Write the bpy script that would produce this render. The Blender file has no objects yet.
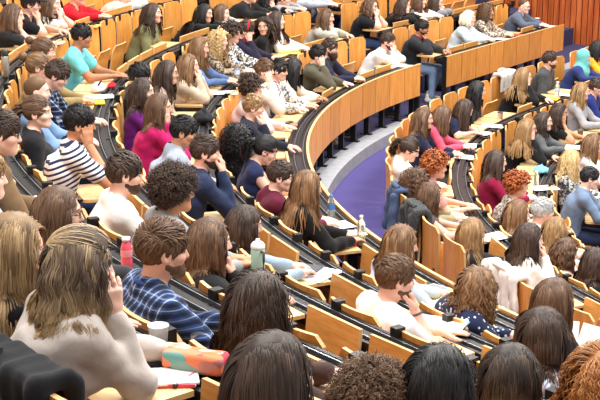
import bpy, math, random, numpy as np
from mathutils import Matrix, Vector
random.seed(7); RNG = np.random.default_rng(11)
SC = bpy.context.scene
COL = SC.collection
# ------------------------------------------------------------------ hall geometry
CAMZ = 3.949; PITCH = 0.2612; FPX = 1332.58
CX, CY = 10.012, 13.404
DR = 0.9185; DZ = 0.3135
R0, Z0 = 9.934, 0.914            # first desk rail of the upper block
B0, ZB0 = 9.065, 0.6875          # topmost seat backs of the lower block
DRB, DZB = 0.9174, 0.2915
T0 = math.radians(146.6)         # beyond this angle the rows run straight
GAP = 0.80                       # stair gap just past the bend
WALL_S = 8.0
def row_rz(t, k):
    return (R0 + k*DR, Z0 + k*DZ - (.07 if k == 5 else 0)) if t == 'R' else (B0 - k*DRB, ZB0 - k*DZB)
def pos(R, s):
    """point on the row line of radius R at arc distance s (s<0 on the arc, s>0 on the straight run); inward normal"""
    if s <= 0:
        a = T0 - s/R
        n = (-math.cos(a), -math.sin(a))
        return CX + R*math.cos(a), CY + R*math.sin(a), n
    n = (-math.cos(T0), -math.sin(T0))
    d = (math.sin(T0), -math.cos(T0))
    return CX + R*math.cos(T0) + d[0]*s, CY + R*math.sin(T0) + d[1]*s, n
def inv(x, y):
    """radius and arc parameter (for its own radius)"""
    dx, dy = x - CX, y - CY
    a = math.atan2(dy, dx) % (2*math.pi)
    if a >= T0:
        r = math.hypot(dx, dy); return r, (T0 - a)*r
    r = dx*math.cos(T0) + dy*math.sin(T0)
    return r, dx*math.sin(T0) - dy*math.cos(T0)
def ray(px, py):
    a = (px - 300)/FPX; b = (200 - py)/FPX
    c, s = math.cos(PITCH), math.sin(PITCH)
    return np.array([a, c + b*s, -s + b*c])
def on_plane(px, py, z):
    d = ray(px, py); t = (z - CAMZ)/d[2]
    return d[0]*t, d[1]*t
# ------------------------------------------------------------------ materials
def lin(c):
    return tuple(((v/255)/12.92 if v/255 <= .04045 else ((v/255 + .055)/1.055)**2.4) for v in c)
MATS = {}
def base_mat(name, rough=.6, spec=.4):
    m = bpy.data.materials.new(name); m.use_nodes = True
    nt = m.node_tree; b = nt.nodes['Principled BSDF']
    b.inputs['Roughness'].default_value = rough
    b.inputs['Specular IOR Level'].default_value = spec
    return m, nt, b
def N(nt, typ, **kw):
    n = nt.nodes.new(typ)
    for k, v in kw.items(): setattr(n, k, v)
    return n
def ramp(nt, fac, stops):
    r = N(nt, 'ShaderNodeValToRGB'); nt.links.new(fac, r.inputs[0])
    e = r.color_ramp.elements
    while len(e) < len(stops): e.new(.5)
    for el, (p, c) in zip(e, stops): el.position = p; el.color = (*lin(c), 1)
    return r.outputs[0]
def coords(nt, scale, kind='Object', rot=(0,0,0)):
    tc = N(nt, 'ShaderNodeTexCoord'); mp = N(nt, 'ShaderNodeMapping')
    mp.inputs['Scale'].default_value = scale; mp.inputs['Rotation'].default_value = rot
    nt.links.new(tc.outputs[kind], mp.inputs[0]); return mp.outputs[0]
def bump(nt, b, height, strength=.3, dist=.01):
    bp = N(nt, 'ShaderNodeBump'); bp.inputs['Strength'].default_value = strength; bp.inputs['Distance'].default_value = dist
    nt.links.new(height, bp.inputs['Height']); nt.links.new(bp.outputs[0], b.inputs['Normal'])
def noise(nt, vec, scale, detail=3, rough=.5):
    n = N(nt, 'ShaderNodeTexNoise'); n.inputs['Scale'].default_value = scale; n.inputs['Detail'].default_value = detail
    n.inputs['Roughness'].default_value = rough
    if vec is not None: nt.links.new(vec, n.inputs['Vector'])
    return n.outputs[0]
def plain(name, c, rough=.55, metal=0, spec=.4, alpha=None, trans=0):
    k = ('p', name)
    if k in MATS: return MATS[k]
    m, nt, b = base_mat(name, rough, spec); b.inputs['Base Color'].default_value = (*lin(c), 1)
    b.inputs['Metallic'].default_value = metal
    if trans: b.inputs['Transmission Weight'].default_value = trans; b.inputs['IOR'].default_value = 1.3
    MATS[k] = m; return m
def wood(name, dark, mid, light, scale, rough=.35, spec=.4):
    m, nt, b = base_mat(name, rough, spec)
    oi = N(nt, 'ShaderNodeObjectInfo')
    mp = coords(nt, scale)
    add = N(nt, 'ShaderNodeVectorMath', operation='ADD'); nt.links.new(mp, add.inputs[0])
    mul = N(nt, 'ShaderNodeVectorMath', operation='SCALE'); mul.inputs[0].default_value = (7, 3, 5)
    nt.links.new(oi.outputs['Random'], mul.inputs['Scale']); nt.links.new(mul.outputs[0], add.inputs[1])
    f = noise(nt, add.outputs[0], 2.2, 4, .6)
    c = ramp(nt, f, [(.28, dark), (.5, mid), (.74, light)])
    hs = N(nt, 'ShaderNodeHueSaturation'); nt.links.new(c, hs.inputs['Color'])
    mr = N(nt, 'ShaderNodeMapRange'); mr.inputs['To Min'].default_value = .86; mr.inputs['To Max'].default_value = 1.1
    nt.links.new(oi.outputs['Random'], mr.inputs[0]); nt.links.new(mr.outputs[0], hs.inputs['Value'])
    nt.links.new(hs.outputs[0], b.inputs['Base Color']); return m
M_SEAT = wood('seat_veneer', (200,128,54), (218,148,70), (232,168,90), (14,14,1.6))
M_EDGE = wood('plywood_edge', (206,160,104), (220,178,122), (230,192,140), (4,4,40), .5)
M_LEAF = wood('desk_veneer', (218,178,124), (230,194,142), (238,206,160), (2.5,16,2.5), .3)
M_LEAF_ORANGE = wood('leaf_orange_veneer', (204,134,62), (220,154,80), (232,172,98), (2.5,16,2.5), .35)
M_BLACK = plain('black_lacquer', (22,22,25), .42)
M_SLOT = plain('trough_dark', (12,12,14), .7)
M_METAL = plain('brushed_aluminium', (150,152,156), .35, .9)
M_PLINTH = None
def mottled(name, c1, c2, scale, rough=.85, bmp=.0):
    m, nt, b = base_mat(name, rough, .2)
    v = coords(nt, (1,1,1)); f = noise(nt, v, scale, 5, .6)
    nt.links.new(ramp(nt, f, [(.3, c1), (.7, c2)]), b.inputs['Base Color'])
    if bmp: bump(nt, b, f, bmp)
    return m
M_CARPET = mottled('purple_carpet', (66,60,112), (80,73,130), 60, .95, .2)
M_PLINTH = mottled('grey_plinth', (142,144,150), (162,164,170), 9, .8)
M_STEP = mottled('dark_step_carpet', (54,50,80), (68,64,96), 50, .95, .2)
def slat_mat():
    m, nt, b = base_mat('redwood_slats', .45, .4)
    v = coords(nt, (9, 9, .7)); f = noise(nt, v, 1.3, 5, .6)
    nt.links.new(ramp(nt, f, [(.3, (140,62,26)), (.5, (176,84,38)), (.72, (204,112,56))]), b.inputs['Base Color'])
    return m
M_SLAT = slat_mat()
FAB = {}
def fabric(c, pattern='plain'):
    k = (c, pattern)
    if k in FAB: return FAB[k]
    m, nt, b = base_mat('fabric_' + pattern, .85, .15)
    b.inputs['Sheen Weight'].default_value = .08
    dk = tuple(int(v*.96) for v in c); lt = tuple(min(255, int(v*1.03)) for v in c)
    v = coords(nt, (1,1,1)); f = noise(nt, v, 22, 4, .6)
    if pattern == 'stripe':
        w = N(nt, 'ShaderNodeTexWave', wave_type='BANDS', bands_direction='Z', wave_profile='SIN')
        w.inputs['Scale'].default_value = 8.2; w.inputs['Distortion'].default_value = .5
        mp = coords(nt, (1,.55,1)); 
        sep = N(nt, 'ShaderNodeSeparateXYZ'); nt.links.new(mp, sep.inputs[0])
        ad = N(nt, 'ShaderNodeMath', operation='MULTIPLY_ADD'); nt.links.new(sep.outputs[1], ad.inputs[0]); ad.inputs[1].default_value = -.75
        nt.links.new(sep.outputs[2], ad.inputs[2])
        cb = N(nt, 'ShaderNodeCombineXYZ'); nt.links.new(ad.outputs[0], cb.inputs[2]); nt.links.new(cb.outputs[0], w.inputs['Vector'])
        r = ramp(nt, w.outputs[1], [(.36, (40,46,80)), (.42, c)]); nt.links.new(r, b.inputs['Base Color'])
    elif pattern in ('plaid', 'pinstripe'):
        out = None
        cols = []
        for ax, sc in (('X', 7.5), ('Z', 7.5)) if pattern == 'plaid' else (('X', 16),):
            w = N(nt, 'ShaderNodeTexWave', wave_type='BANDS', bands_direction=ax, wave_profile='SIN'); w.inputs['Scale'].default_value = sc
            w.inputs['Distortion'].default_value = .4
            nt.links.new(coords(nt, (1,1,1)), w.inputs['Vector']); cols.append(w.outputs[1])
        if pattern == 'plaid':
            a1 = ramp(nt, cols[0], [(.2, tuple(int(q*.62) for q in c)), (.6, c), (.955, c), (.985, (176,190,212))])
            a2 = ramp(nt, cols[1], [(.2, (150,150,150)), (.6, (255,255,255)), (.93, (255,255,255)), (.97, (255,255,255))])
            a3 = ramp(nt, cols[1], [(.955, (0,0,0)), (.985, (120,130,150))])
            mx = N(nt, 'ShaderNodeMix', data_type='RGBA', blend_type='MULTIPLY'); mx.inputs[0].default_value = 1
            nt.links.new(a1, mx.inputs[6]); nt.links.new(a2, mx.inputs[7])
            m2 = N(nt, 'ShaderNodeMix', data_type='RGBA', blend_type='SCREEN'); m2.inputs[0].default_value = .8
            nt.links.new(mx.outputs[2], m2.inputs[6]); nt.links.new(a3, m2.inputs[7])
            nt.links.new(m2.outputs[2], b.inputs['Base Color'])
        else:
            nt.links.new(ramp(nt, cols[0], [(.3, (150,164,196)), (.55, c)]), b.inputs['Base Color'])
    elif pattern == 'dots':
        vo = N(nt, 'ShaderNodeTexVoronoi'); vo.inputs['Scale'].default_value = 34; nt.links.new(v, vo.inputs['Vector'])
        nt.links.new(ramp(nt, vo.outputs['Distance'], [(.24, (220,224,234)), (.3, c)]), b.inputs['Base Color'])
    elif pattern == 'tweed':
        g = noise(nt, v, 160, 2, .8)
        nt.links.new(ramp(nt, g, [(.42, tuple(int(q*.4) for q in c)), (.6, tuple(min(255, int(q*1.5)) for q in c))]), b.inputs['Base Color'])
    elif pattern == 'pattern':
        g = noise(nt, v, 30, 3, .7)
        inv_c = tuple(min(255, int(255 - q*.55)) if sum(c) < 330 else int(q*.38) for q in c)
        nt.links.new(ramp(nt, g, [(.47, c), (.54, inv_c)]), b.inputs['Base Color'])
    else:
        nt.links.new(ramp(nt, f, [(.3, dk), (.7, lt)]), b.inputs['Base Color'])
    bump(nt, b, f, .25, .01)
    FAB[k] = m; return m
HC = {'blk': ((9,9,12),(22,20,22),(48,44,46)), 'dbr': ((30,22,19),(60,44,36),(104,82,68)), 'br': ((50,34,25),(94,67,48),(146,114,88)),
      'lbr': ((66,44,28),(118,86,58),(172,136,100)), 'dbl': ((84,60,38),(146,112,74),(204,172,128)), 'dbl2': ((70,52,36),(150,120,84),(224,196,150)),
      'bl': ((130,98,58),(198,164,112),(238,214,168)), 'plat': ((196,176,138),(232,218,190),(250,242,226)), 'gin': ((96,42,16),(164,84,40),(212,136,80)),
      'gind': ((100,58,28),(170,110,60),(222,166,104)), 'gry': ((120,120,122),(176,176,178),(226,226,226)),
      'ombl': ((50,39,33),(96,78,63),(196,168,128)), 'ombr': ((26,20,18),(54,43,38),(112,92,74))}
HM = {}
def hair_mat(c):
    if c in HM: return HM[c]
    m, nt, b = base_mat('hair_' + {'blk':'black','dbr':'dark_brown','br':'brown','lbr':'light_brown','dbl':'dark_blond','dbl2':'streaked_blond','bl':'blond','plat':'platinum','gin':'ginger','gind':'copper','gry':'grey','ombl':'highlighted','ombr':'ombre'}[c], .48, .3)
    at = N(nt, 'ShaderNodeAttribute', attribute_name='tint')
    d, md, l = HC[c]
    col = ramp(nt, at.outputs['Fac'], [(.0, d), (.5, md), (1., l)])
    if c in ('ombl', 'ombr'):
        al = N(nt, 'ShaderNodeAttribute', attribute_name='along')
        f = ramp(nt, al.outputs['Fac'], [(.4 if c == 'ombr' else .45, (0,0,0)), (.95, (255,255,255))])
        mx = N(nt, 'ShaderNodeMix', data_type='RGBA'); nt.links.new(f, mx.inputs[0]); nt.links.new(col, mx.inputs[6])
        mx.inputs[7].default_value = (*lin((190,160,118) if c == 'ombl' else (176,146,108)), 1); col = mx.outputs[2]
    nt.links.new(col, b.inputs['Base Color'])
    HM[c] = m; return m
SKINS = [(236,192,172), (230,184,164), (240,202,184), (226,178,156)]
def skin_mat(i):
    k = ('skin', i)
    if k in MATS: return MATS[k]
    c = SKINS[i] if i < 4 else ((176,122,90) if i == 4 else (198,146,112))
    m, nt, b = base_mat('skin', .5, .35)
    f = noise(nt, coords(nt, (1,1,1)), 14, 3)
    nt.links.new(ramp(nt, f, [(.35, tuple(int(v*w) for v, w in zip(c, (.98,.93,.91)))), (.65, c)]), b.inputs['Base Color'])
    MATS[k] = m; return m
M_EYE = plain('eye_white', (232,228,222), .25); M_IRIS = plain('iris', (48,34,26), .25); 
def lip_mat(i):
    return plain('lips_%s' % 'abcdef'[i], tuple(int(v*w) for v, w in zip(SKINS[i % 4] if i < 4 else (176,122,90), (.9,.76,.76))), .4)
# ------------------------------------------------------------------ mesh helpers
class MB:
    """collects verts, quads/tris, material slots and two float attributes"""
    def __init__(s): s.V = []; s.F = []; s.M = []; s.n = 0; s.A = []; s.B = []
    def add(s, V, Q, mat=0, tint=None, along=None):
        V = np.asarray(V, float).reshape(-1, 3); Q = np.asarray(Q, int)
        s.V.append(V); s.F.append(Q + s.n); s.n += len(V)
        s.M.append(np.full(len(Q), mat, int) if np.isscalar(mat) else np.asarray(mat, int))
        s.A.append(np.full(len(V), .5) if tint is None else np.broadcast_to(tint, len(V)))
        s.B.append(np.zeros(len(V)) if along is None else np.broadcast_to(along, len(V)))
    def box(s, c, d, mat=0, rz=0., bev=0., rx=0.):
        x, y, z = d[0]/2, d[1]/2, d[2]/2
        V = np.array([[i*x, j*y, k*z] for i in (-1,1) for j in (-1,1) for k in (-1,1)], float)
        if rx: ca, sa = math.cos(rx), math.sin(rx); V = V @ np.array([[1,0,0],[0,ca,-sa],[0,sa,ca]]).T
        if rz: ca, sa = math.cos(rz), math.sin(rz); V = V @ np.array([[ca,-sa,0],[sa,ca,0],[0,0,1]]).T
        s.add(V + np.array(c), [[0,1,3,2],[4,6,7,5],[0,4,5,1],[2,3,7,6],[0,2,6,4],[1,5,7,3]], mat)
    def lathe(s, prof, c=(0,0,0), seg=16, mat=0):
        a = np.linspace(0, 2*np.pi, seg, endpoint=False); m = len(prof)
        V = np.array([[r*math.cos(t), r*math.sin(t), z] for r, z in prof for t in a]) + np.array(c)
        Q = [[i*seg+j, i*seg+(j+1) % seg, (i+1)*seg+(j+1) % seg, (i+1)*seg+j] for i in range(m-1) for j in range(seg)]
        s.add(V, Q, mat)
    def tube(s, pts, r, seg=6, mat=0, closed=False):
        pts = np.asarray(pts, float); m = len(pts)
        r = np.broadcast_to(r, m)
        T = np.gradient(pts, axis=0); T /= np.linalg.norm(T, axis=1, keepdims=True) + 1e-9
        up = np.where(np.abs(T[:, 2:]) > .9, np.array([[1.,0,0]]), np.array([[0,0,1.]]))
        A = np.cross(T, up); A /= np.linalg.norm(A, axis=1, keepdims=True); Bv = np.cross(T, A)
        a = np.linspace(0, 2*np.pi, seg, endpoint=False)
        V = (pts[:, None] + r[:, None, None]*(A[:, None]*np.cos(a)[None, :, None] + Bv[:, None]*np.sin(a)[None, :, None])).reshape(-1, 3)
        Q = [[i*seg+j, i*seg+(j+1) % seg, (i+1)*seg+(j+1) % seg, (i+1)*seg+j] for i in range(m-1) for j in range(seg)]
        s.add(V, Q, mat)
        if not closed:
            for i in (0, m-1):
                c = pts[i]; ring = V[i*seg:(i+1)*seg]
                s.add(np.vstack([ring, c]), [[j, (j+1) % seg, seg, seg] for j in range(seg)], mat)
    def mesh(s, name, mats, smooth=True, attrs=False):
        V = np.vstack(s.V); F = np.vstack([f if f.shape[1] == 4 else np.hstack([f, f[:, -1:]]) for f in s.F]); M = np.concatenate(s.M)
        me = bpy.data.meshes.new(name)
        tri = F[:, 2] == F[:, 3]
        cnt = np.where(tri, 3, 4)
        loops = F.ravel()[np.stack([np.ones(len(F), bool)]*3 + [~tri], 1).ravel()]
        me.vertices.add(len(V)); me.vertices.foreach_set('co', V.astype(np.float32).ravel())
        me.loops.add(len(loops)); me.loops.foreach_set('vertex_index', loops.astype(np.int32))
        me.polygons.add(len(F)); st = np.concatenate([[0], np.cumsum(cnt)[:-1]])
        me.polygons.foreach_set('loop_start', st.astype(np.int32))
        me.polygons.foreach_set('material_index', M.astype(np.int32))
        if attrs:
            for nm, D in (('tint', s.A), ('along', s.B)):
                at = me.attributes.new(nm, 'FLOAT', 'POINT'); at.data.foreach_set('value', np.concatenate(D).astype(np.float32))
        me.update(calc_edges=True)
        me.polygons.foreach_set('use_smooth', np.full(len(F), bool(smooth)))
        for m in mats: me.materials.append(m)
        return me
    def obj(s, name, mats, parent=None, smooth=True, attrs=False):
        o = bpy.data.objects.new(name, s.mesh(name, mats if isinstance(mats, (list, tuple)) else [mats], smooth, attrs))
        COL.objects.link(o)
        if parent is not None: o.parent = parent
        return o
def put(name, me, parent=None):
    o = bpy.data.objects.new(name, me); COL.objects.link(o)
    if parent is not None: o.parent = parent
    return o
def tag(o, label=None, cat=None, group=None, kind=None):
    if label: o['label'] = label
    if cat: o['category'] = cat
    if group: o['group'] = group
    if kind: o['kind'] = kind
    return o
def empty(name, loc, rz=0):
    o = bpy.data.objects.new(name, None); COL.objects.link(o); o.empty_display_size = .1
    o.location = loc; o.rotation_euler = (0, 0, rz); return o
def bevel(o, w, seg=2):
    b = o.modifiers.new('bevel', 'BEVEL'); b.width = w; b.segments = seg; b.limit_method = 'ANGLE'; return o
def strip(mb, R, s0, s1, ra, rb, za, zb, mat=0, step=.12):
    """solid box swept along a row line from radius ra to rb, height za to zb"""
    n = max(1, int(abs(s1 - s0)/step)); V = []
    for i in range(n + 1):
        s = s0 + (s1 - s0)*i/n
        x, y, nn = pos(R, s)
        for r, z in ((ra, za), (rb, za), (rb, zb), (ra, zb)):
            V.append((x - nn[0]*(r - R), y - nn[1]*(r - R), z))
    Q = [[4*i + j, 4*i + (j+1) % 4, 4*i + 4 + (j+1) % 4, 4*i + 4 + j] for i in range(n) for j in range(4)]
    Q += [[3,2,1,0], [4*n, 4*n+1, 4*n+2, 4*n+3]]
    mb.add(V, Q, mat)
# ------------------------------------------------------------------ implicit shapes -> surface mesh
def cap(P, a, b, ra, rb=None):
    a = np.asarray(a, np.float32); b = np.asarray(b, np.float32); rb = ra if rb is None else rb
    ab = b - a; t = np.clip((P - a) @ ab/max(float(ab @ ab), 1e-9), 0, 1)
    return np.linalg.norm(P - a - t[:, None]*ab, axis=1) - (ra + (rb - ra)*t)
def ell(P, c, r):
    q = (P - np.asarray(c, np.float32))/np.asarray(r, np.float32)
    k0 = np.linalg.norm(q, axis=1); k1 = np.linalg.norm(q/np.asarray(r, np.float32), axis=1) + 1e-6
    return k0*(k0 - 1)/k1
def smin(a, b, k):
    h = np.clip(k - np.abs(a - b), 0, None)/k
    return np.minimum(a, b) - h*h*k*.25
def smax(a, b, k): return -smin(-a, -b, k)
def snets(F, org, h):
    s = F < 0
    nx, ny, nz = F.shape
    offs = [(i, j, k) for i in (0,1) for j in (0,1) for k in (0,1)]
    cnt = np.zeros((nx-1, ny-1, nz-1), np.int8)
    for i, j, k in offs: cnt += s[i:nx-1+i, j:ny-1+j, k:nz-1+k]
    act = (cnt > 0) & (cnt < 8)
    idx = np.argwhere(act)
    C = {o: F[idx[:,0]+o[0], idx[:,1]+o[1], idx[:,2]+o[2]] for o in offs}
    acc = np.zeros((len(idx), 3)); num = np.zeros(len(idx))
    for a in offs:
        for ax in range(3):
            if a[ax] == 0:
                b = list(a); b[ax] = 1; b = tuple(b)
                fa, fb = C[a], C[b]; m = (fa < 0) != (fb < 0)
                t = np.where(m, fa/np.where(m, fa - fb, 1), 0)
                p = np.array(a, float)[None] + t[:, None]*(np.array(b) - np.array(a))[None]
                acc += np.where(m[:, None], p, 0); num += m
    V = (idx + acc/num[:, None])*h + np.asarray(org)
    vid = np.full(act.shape, -1, int); vid[act] = np.arange(len(idx))
    Q = []
    for ax in range(3):
        u, v = [(1,2), (2,0), (0,1)][ax]
        sl = [slice(None)]*3; sh = [slice(None)]*3; sl[ax] = slice(0, -1); sh[ax] = slice(1, None)
        a = s[tuple(sl)]; b = s[tuple(sh)]
        e = np.argwhere(a != b)
        dim = [nx, ny, nz]
        e = e[(e[:, u] > 0) & (e[:, v] > 0) & (e[:, u] < dim[u]-1) & (e[:, v] < dim[v]-1)]
        fl = a[tuple(e.T)]
        def g(du, dv):
            q = e.copy(); q[:, u] -= du; q[:, v] -= dv; return vid[tuple(q.T)]
        q = np.stack([g(1,1), g(0,1), g(0,0), g(1,0)], 1)
        q[~fl] = q[~fl][:, ::-1]
        Q.append(q)
    Q = np.vstack(Q); Q = Q[(Q >= 0).all(1)]
    return V, Q
def grid(lo, hi, h):
    lo = np.asarray(lo, float); n = np.ceil((np.asarray(hi) - lo)/h).astype(int) + 1
    ax = [lo[i] + h*np.arange(n[i]) for i in range(3)]
    G = np.stack(np.meshgrid(*ax, indexing='ij'), -1).reshape(-1, 3).astype(np.float32)
    return G, tuple(n), lo
def solid(fn, lo, hi, h):
    G, n, lo = grid(lo, hi, h); return snets(fn(G).reshape(n), lo, h)
def wob(P, f, a):
    return a*(np.sin(P[:,0]*f + 1.3*np.sin(P[:,2]*f*.7 + 2)) + np.sin(P[:,1]*f*1.2 + 1.7*np.sin(P[:,0]*f*.6)) + np.sin(P[:,2]*f*.9 + 1.1*np.sin(P[:,1]*f*.8 + 1)))/3
# ---- head, local frame: y forward, z up, origin at mid height between chin and crown
SK_C, SK_R = np.array([0, -.012, .028], np.float32), np.array([.076, .097, .091], np.float32)
def skull(P, fem): 
    d = ell(P, SK_C, SK_R)
    w = .057 if fem else .061
    d = smin(d, ell(P, (0, .028, -.035), (w, .062, .08)), .03)
    d = smin(d, cap(P, (0, .066, -.094), (0, .06, -.09), .022 if fem else .026), .03)
    for sx in (-1, 1):
        d = smin(d, cap(P, (sx*(.044 if fem else .05), .0, -.055), (sx*.012, .066, -.095), .018), .025)
    return d
def head_sdf(P, fem=False):
    d = skull(P, fem)
    d = smin(d, cap(P, (-.034, .077, .022), (.034, .077, .022), .013), .02)
    for sx in (-1, 1):
        d = smin(d, ell(P, (sx*.042, .056, -.028), (.026, .03, .024)), .02)
        d = smax(d, -(np.linalg.norm(P - np.array([sx*.033, .1, .004], np.float32), axis=1) - .0155), .014)
    d = smin(d, cap(P, (0, .086, .008), (0, .103, -.031), .008, .0115), .014)
    for sx in (-1, 1): d = smin(d, cap(P, (sx*.010, .091, -.034), (sx*.011, .089, -.034), .0075), .008)
    d = smin(d, cap(P, (-.017, .083, -.0605), (.017, .083, -.0605), .0062), .008)
    d = smin(d, cap(P, (-.014, .0825, -.0715), (.014, .0825, -.0715), .007), .008)
    for sx in (-1, 1):
        e = ell(P, (sx*.079, -.006, -.012), (.011, .023, .034))
        e = smax(e, -ell(P, (sx*.089, -.002, -.008), (.008, .014, .022)), .006)
        d = smin(d, e, .008)
    d = smin(d, cap(P, (0, -.022, -.06), (0, -.05, -.19), .05 if fem else .057, .052 if fem else .06), .03)
    return d
HEADS = {}
for fem in (0, 1):
    for lod, h in (('hi', .0045), ('lo', .0085)):
        V, Q = solid(lambda P: head_sdf(P, fem), (-.11, -.14, -.215), (.11, .14, .14), h)
        cen = V[Q].mean(1)
        lips = np.minimum(cap(cen.astype(np.float32), (-.017, .0865, -.0605), (.017, .0865, -.0605), .0052), cap(cen.astype(np.float32), (-.014, .0865, -.0715), (.014, .0865, -.0715), .0055)) < .0015
        HEADS[fem, lod] = (V, Q, np.where(lips & (cen[:, 1] > .078), 3, 0))
def uv_sphere(c, r, seg=10, rings=6):
    a = np.linspace(0, np.pi, rings + 1); b = np.linspace(0, 2*np.pi, seg, endpoint=False)
    V = np.array([[math.sin(t)*math.cos(u), math.cos(t), math.sin(t)*math.sin(u)] for t in a for u in b])*r + np.array(c)
    Q = np.array([[i*seg+j, i*seg+(j+1) % seg, (i+1)*seg+(j+1) % seg, (i+1)*seg+j] for i in range(rings) for j in range(seg)])
    return V, Q
def hairline(P):
    y = P[:, 1]
    return np.interp(y, [-.13, -.06, -.03, .0, .02, .045, .07, .09], [-.085, -.07, -.045, -.005, .02, .05, .07, .082])
CAPS = {}
def hair_cap(off, lump=0., fem=1, lod='hi', low=0.):
    k = (off, lump, fem, lod, low)
    if k in CAPS: return CAPS[k]
    def fn(P):
        d = skull(P, fem) - off
        if lump: d = d + wob(P, 95, lump) + wob(P[:, [1,2,0]], 170, lump*.5)
        return smax(d, (hairline(P) - low - P[:, 2])*.75, .008)
    V, Q = solid(fn, (-.15, -.18, -.16), (.15, .15, .19), .006 if lod == 'hi' else .011)
    CAPS[k] = (V, Q); return CAPS[k]
BEARDS = {}
def beard_mesh(off, lod):
    k = (off, lod)
    if k in BEARDS: return BEARDS[k]
    def fn(P):
        d = skull(P, 0) - off + wob(P, 230, .0014)
        if off > .015: d = smin(d, ell(P, (0, .065, -.12), (.045, .035, .055)), .03)
        ln = np.interp(P[:, 1], [-.02, .0, .03, .06, .09], [-.03, -.04, -.056, -.052, -.049])
        d = smax(d, P[:, 2] - ln, .008); d = smax(d, -(P[:, 1] + .012), .006)
        d = np.maximum(d, -ell(P, (0, .1, -.067), (.021, .03, .0095)))
        return d
    BEARDS[k] = solid(fn, (-.1, -.05, -.2), (.1, .13, .03), .005 if lod == 'hi' else .009); return BEARDS[k]
# ---- right hand templates: wrist at origin, fingers +y, palm -z, thumb towards -x
def hand_tpl(curl, spread, thumb, h):
    segs = []
    for i, (x, L, r) in enumerate(((-.030, .072, .0088), (-.010, .080, .0092), (.011, .074, .0088), (.029, .058, .0078))):
        p = np.array([x, .088 - abs(x + .006)*.25, 0.]); a = 0.; yaw = (i - 1.4)*spread
        for f, w in ((.46, .55), (.30, 1.), (.24, .8)):
            a -= curl*w
            q = p + L*f*np.array([math.sin(yaw)*math.cos(a), math.cos(yaw)*math.cos(a), math.sin(a)])
            segs.append((p, q, r, r*.93)); p, r = q, r*.93
    tb = [np.array([-.024, .025, -.004])]; a = thumb
    for L, da in ((.042, 0), (.030, -.25), (.026, -.3)):
        a += da*(-1)
        d = np.array([-math.cos(a)*.9, math.sin(a) + .25, -.35 - curl*.25]); d /= np.linalg.norm(d); tb.append(tb[-1] + d*L)
    def fn(P):
        d = cap(P, (0, -.03, 0), (0, .03, 0), .024, .026)
        for x in (-.026, -.009, .010, .026): d = smin(d, cap(P, (x*.6, .012, 0), (x, .086, .001), .0145, .0125), .014)
        k = 0
        for p, q, r, r2 in segs: d = smin(d, cap(P, p, q, r, r2), .005)
        for i, (r, r2) in enumerate(((.0155, .0115), (.0115, .0102), (.0102, .0088))): d = smin(d, cap(P, tb[i], tb[i+1], r, r2), .008)
        return d
    return solid(fn, (-.115, -.06, -.105), (.065, .195, .05), h)
HANDS = {}
for nm, (c, sp, th) in {'relax': (.42, .07, .75), 'fist': (1.25, .0, 1.0), 'flat': (.12, .05, .9), 'pen': (.78, .02, 1.1)}.items():
    for lod, h in (('hi', .0042), ('lo', .0075)): HANDS[nm, lod] = hand_tpl(c, sp, th, h)
def frame(d, n):
    d = np.asarray(d, float); d /= np.linalg.norm(d); n = np.asarray(n, float); n = n - d*(n @ d); n /= np.linalg.norm(n)
    return np.stack([np.cross(d, -n), d, -n], 1)      # columns x, y, z ; palm = -z = n
def unit(v): v = np.asarray(v, float); return v/(np.linalg.norm(v) + 1e-9)
# ------------------------------------------------------------------ hair locks
def ribbons(mb, paths, w, tint, outc, mat=0, thick=.3, tipw=.25, a0=0.):
    n, m, _ = paths.shape
    T = np.gradient(paths, axis=1); T /= np.linalg.norm(T, axis=2, keepdims=True) + 1e-9
    O = paths - outc; O /= np.linalg.norm(O, axis=2, keepdims=True) + 1e-9
    S = np.cross(T, O); S /= np.linalg.norm(S, axis=2, keepdims=True) + 1e-9
    O = np.cross(S, T)
    t = np.linspace(0, 1, m); prof = np.interp(t, [0, .12, .7, 1], [.75, 1, .95, tipw])
    W = (np.broadcast_to(w, n)[:, None]*prof[None])[..., None]
    V = np.stack([paths - S*W*.5, paths + O*W*thick, paths + S*W*.5], 2).reshape(-1, 3)
    base = (np.arange(n)*m)[:, None] + np.arange(m - 1)[None]
    b = base.ravel()*3
    Q = np.concatenate([np.stack([b, b+1, b+4, b+3], 1), np.stack([b+1, b+2, b+5, b+4], 1)])
    ti = np.repeat((np.broadcast_to(tint, n)[:, None] + .12*(t[None] - .4)), 3, axis=1).ravel()
    al = np.repeat(np.broadcast_to(a0 + (1 - a0)*t[None], (n, m)), 3, axis=1).ravel()
    mb.add(V, Q, mat, np.clip(ti, 0, 1), al)
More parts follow.
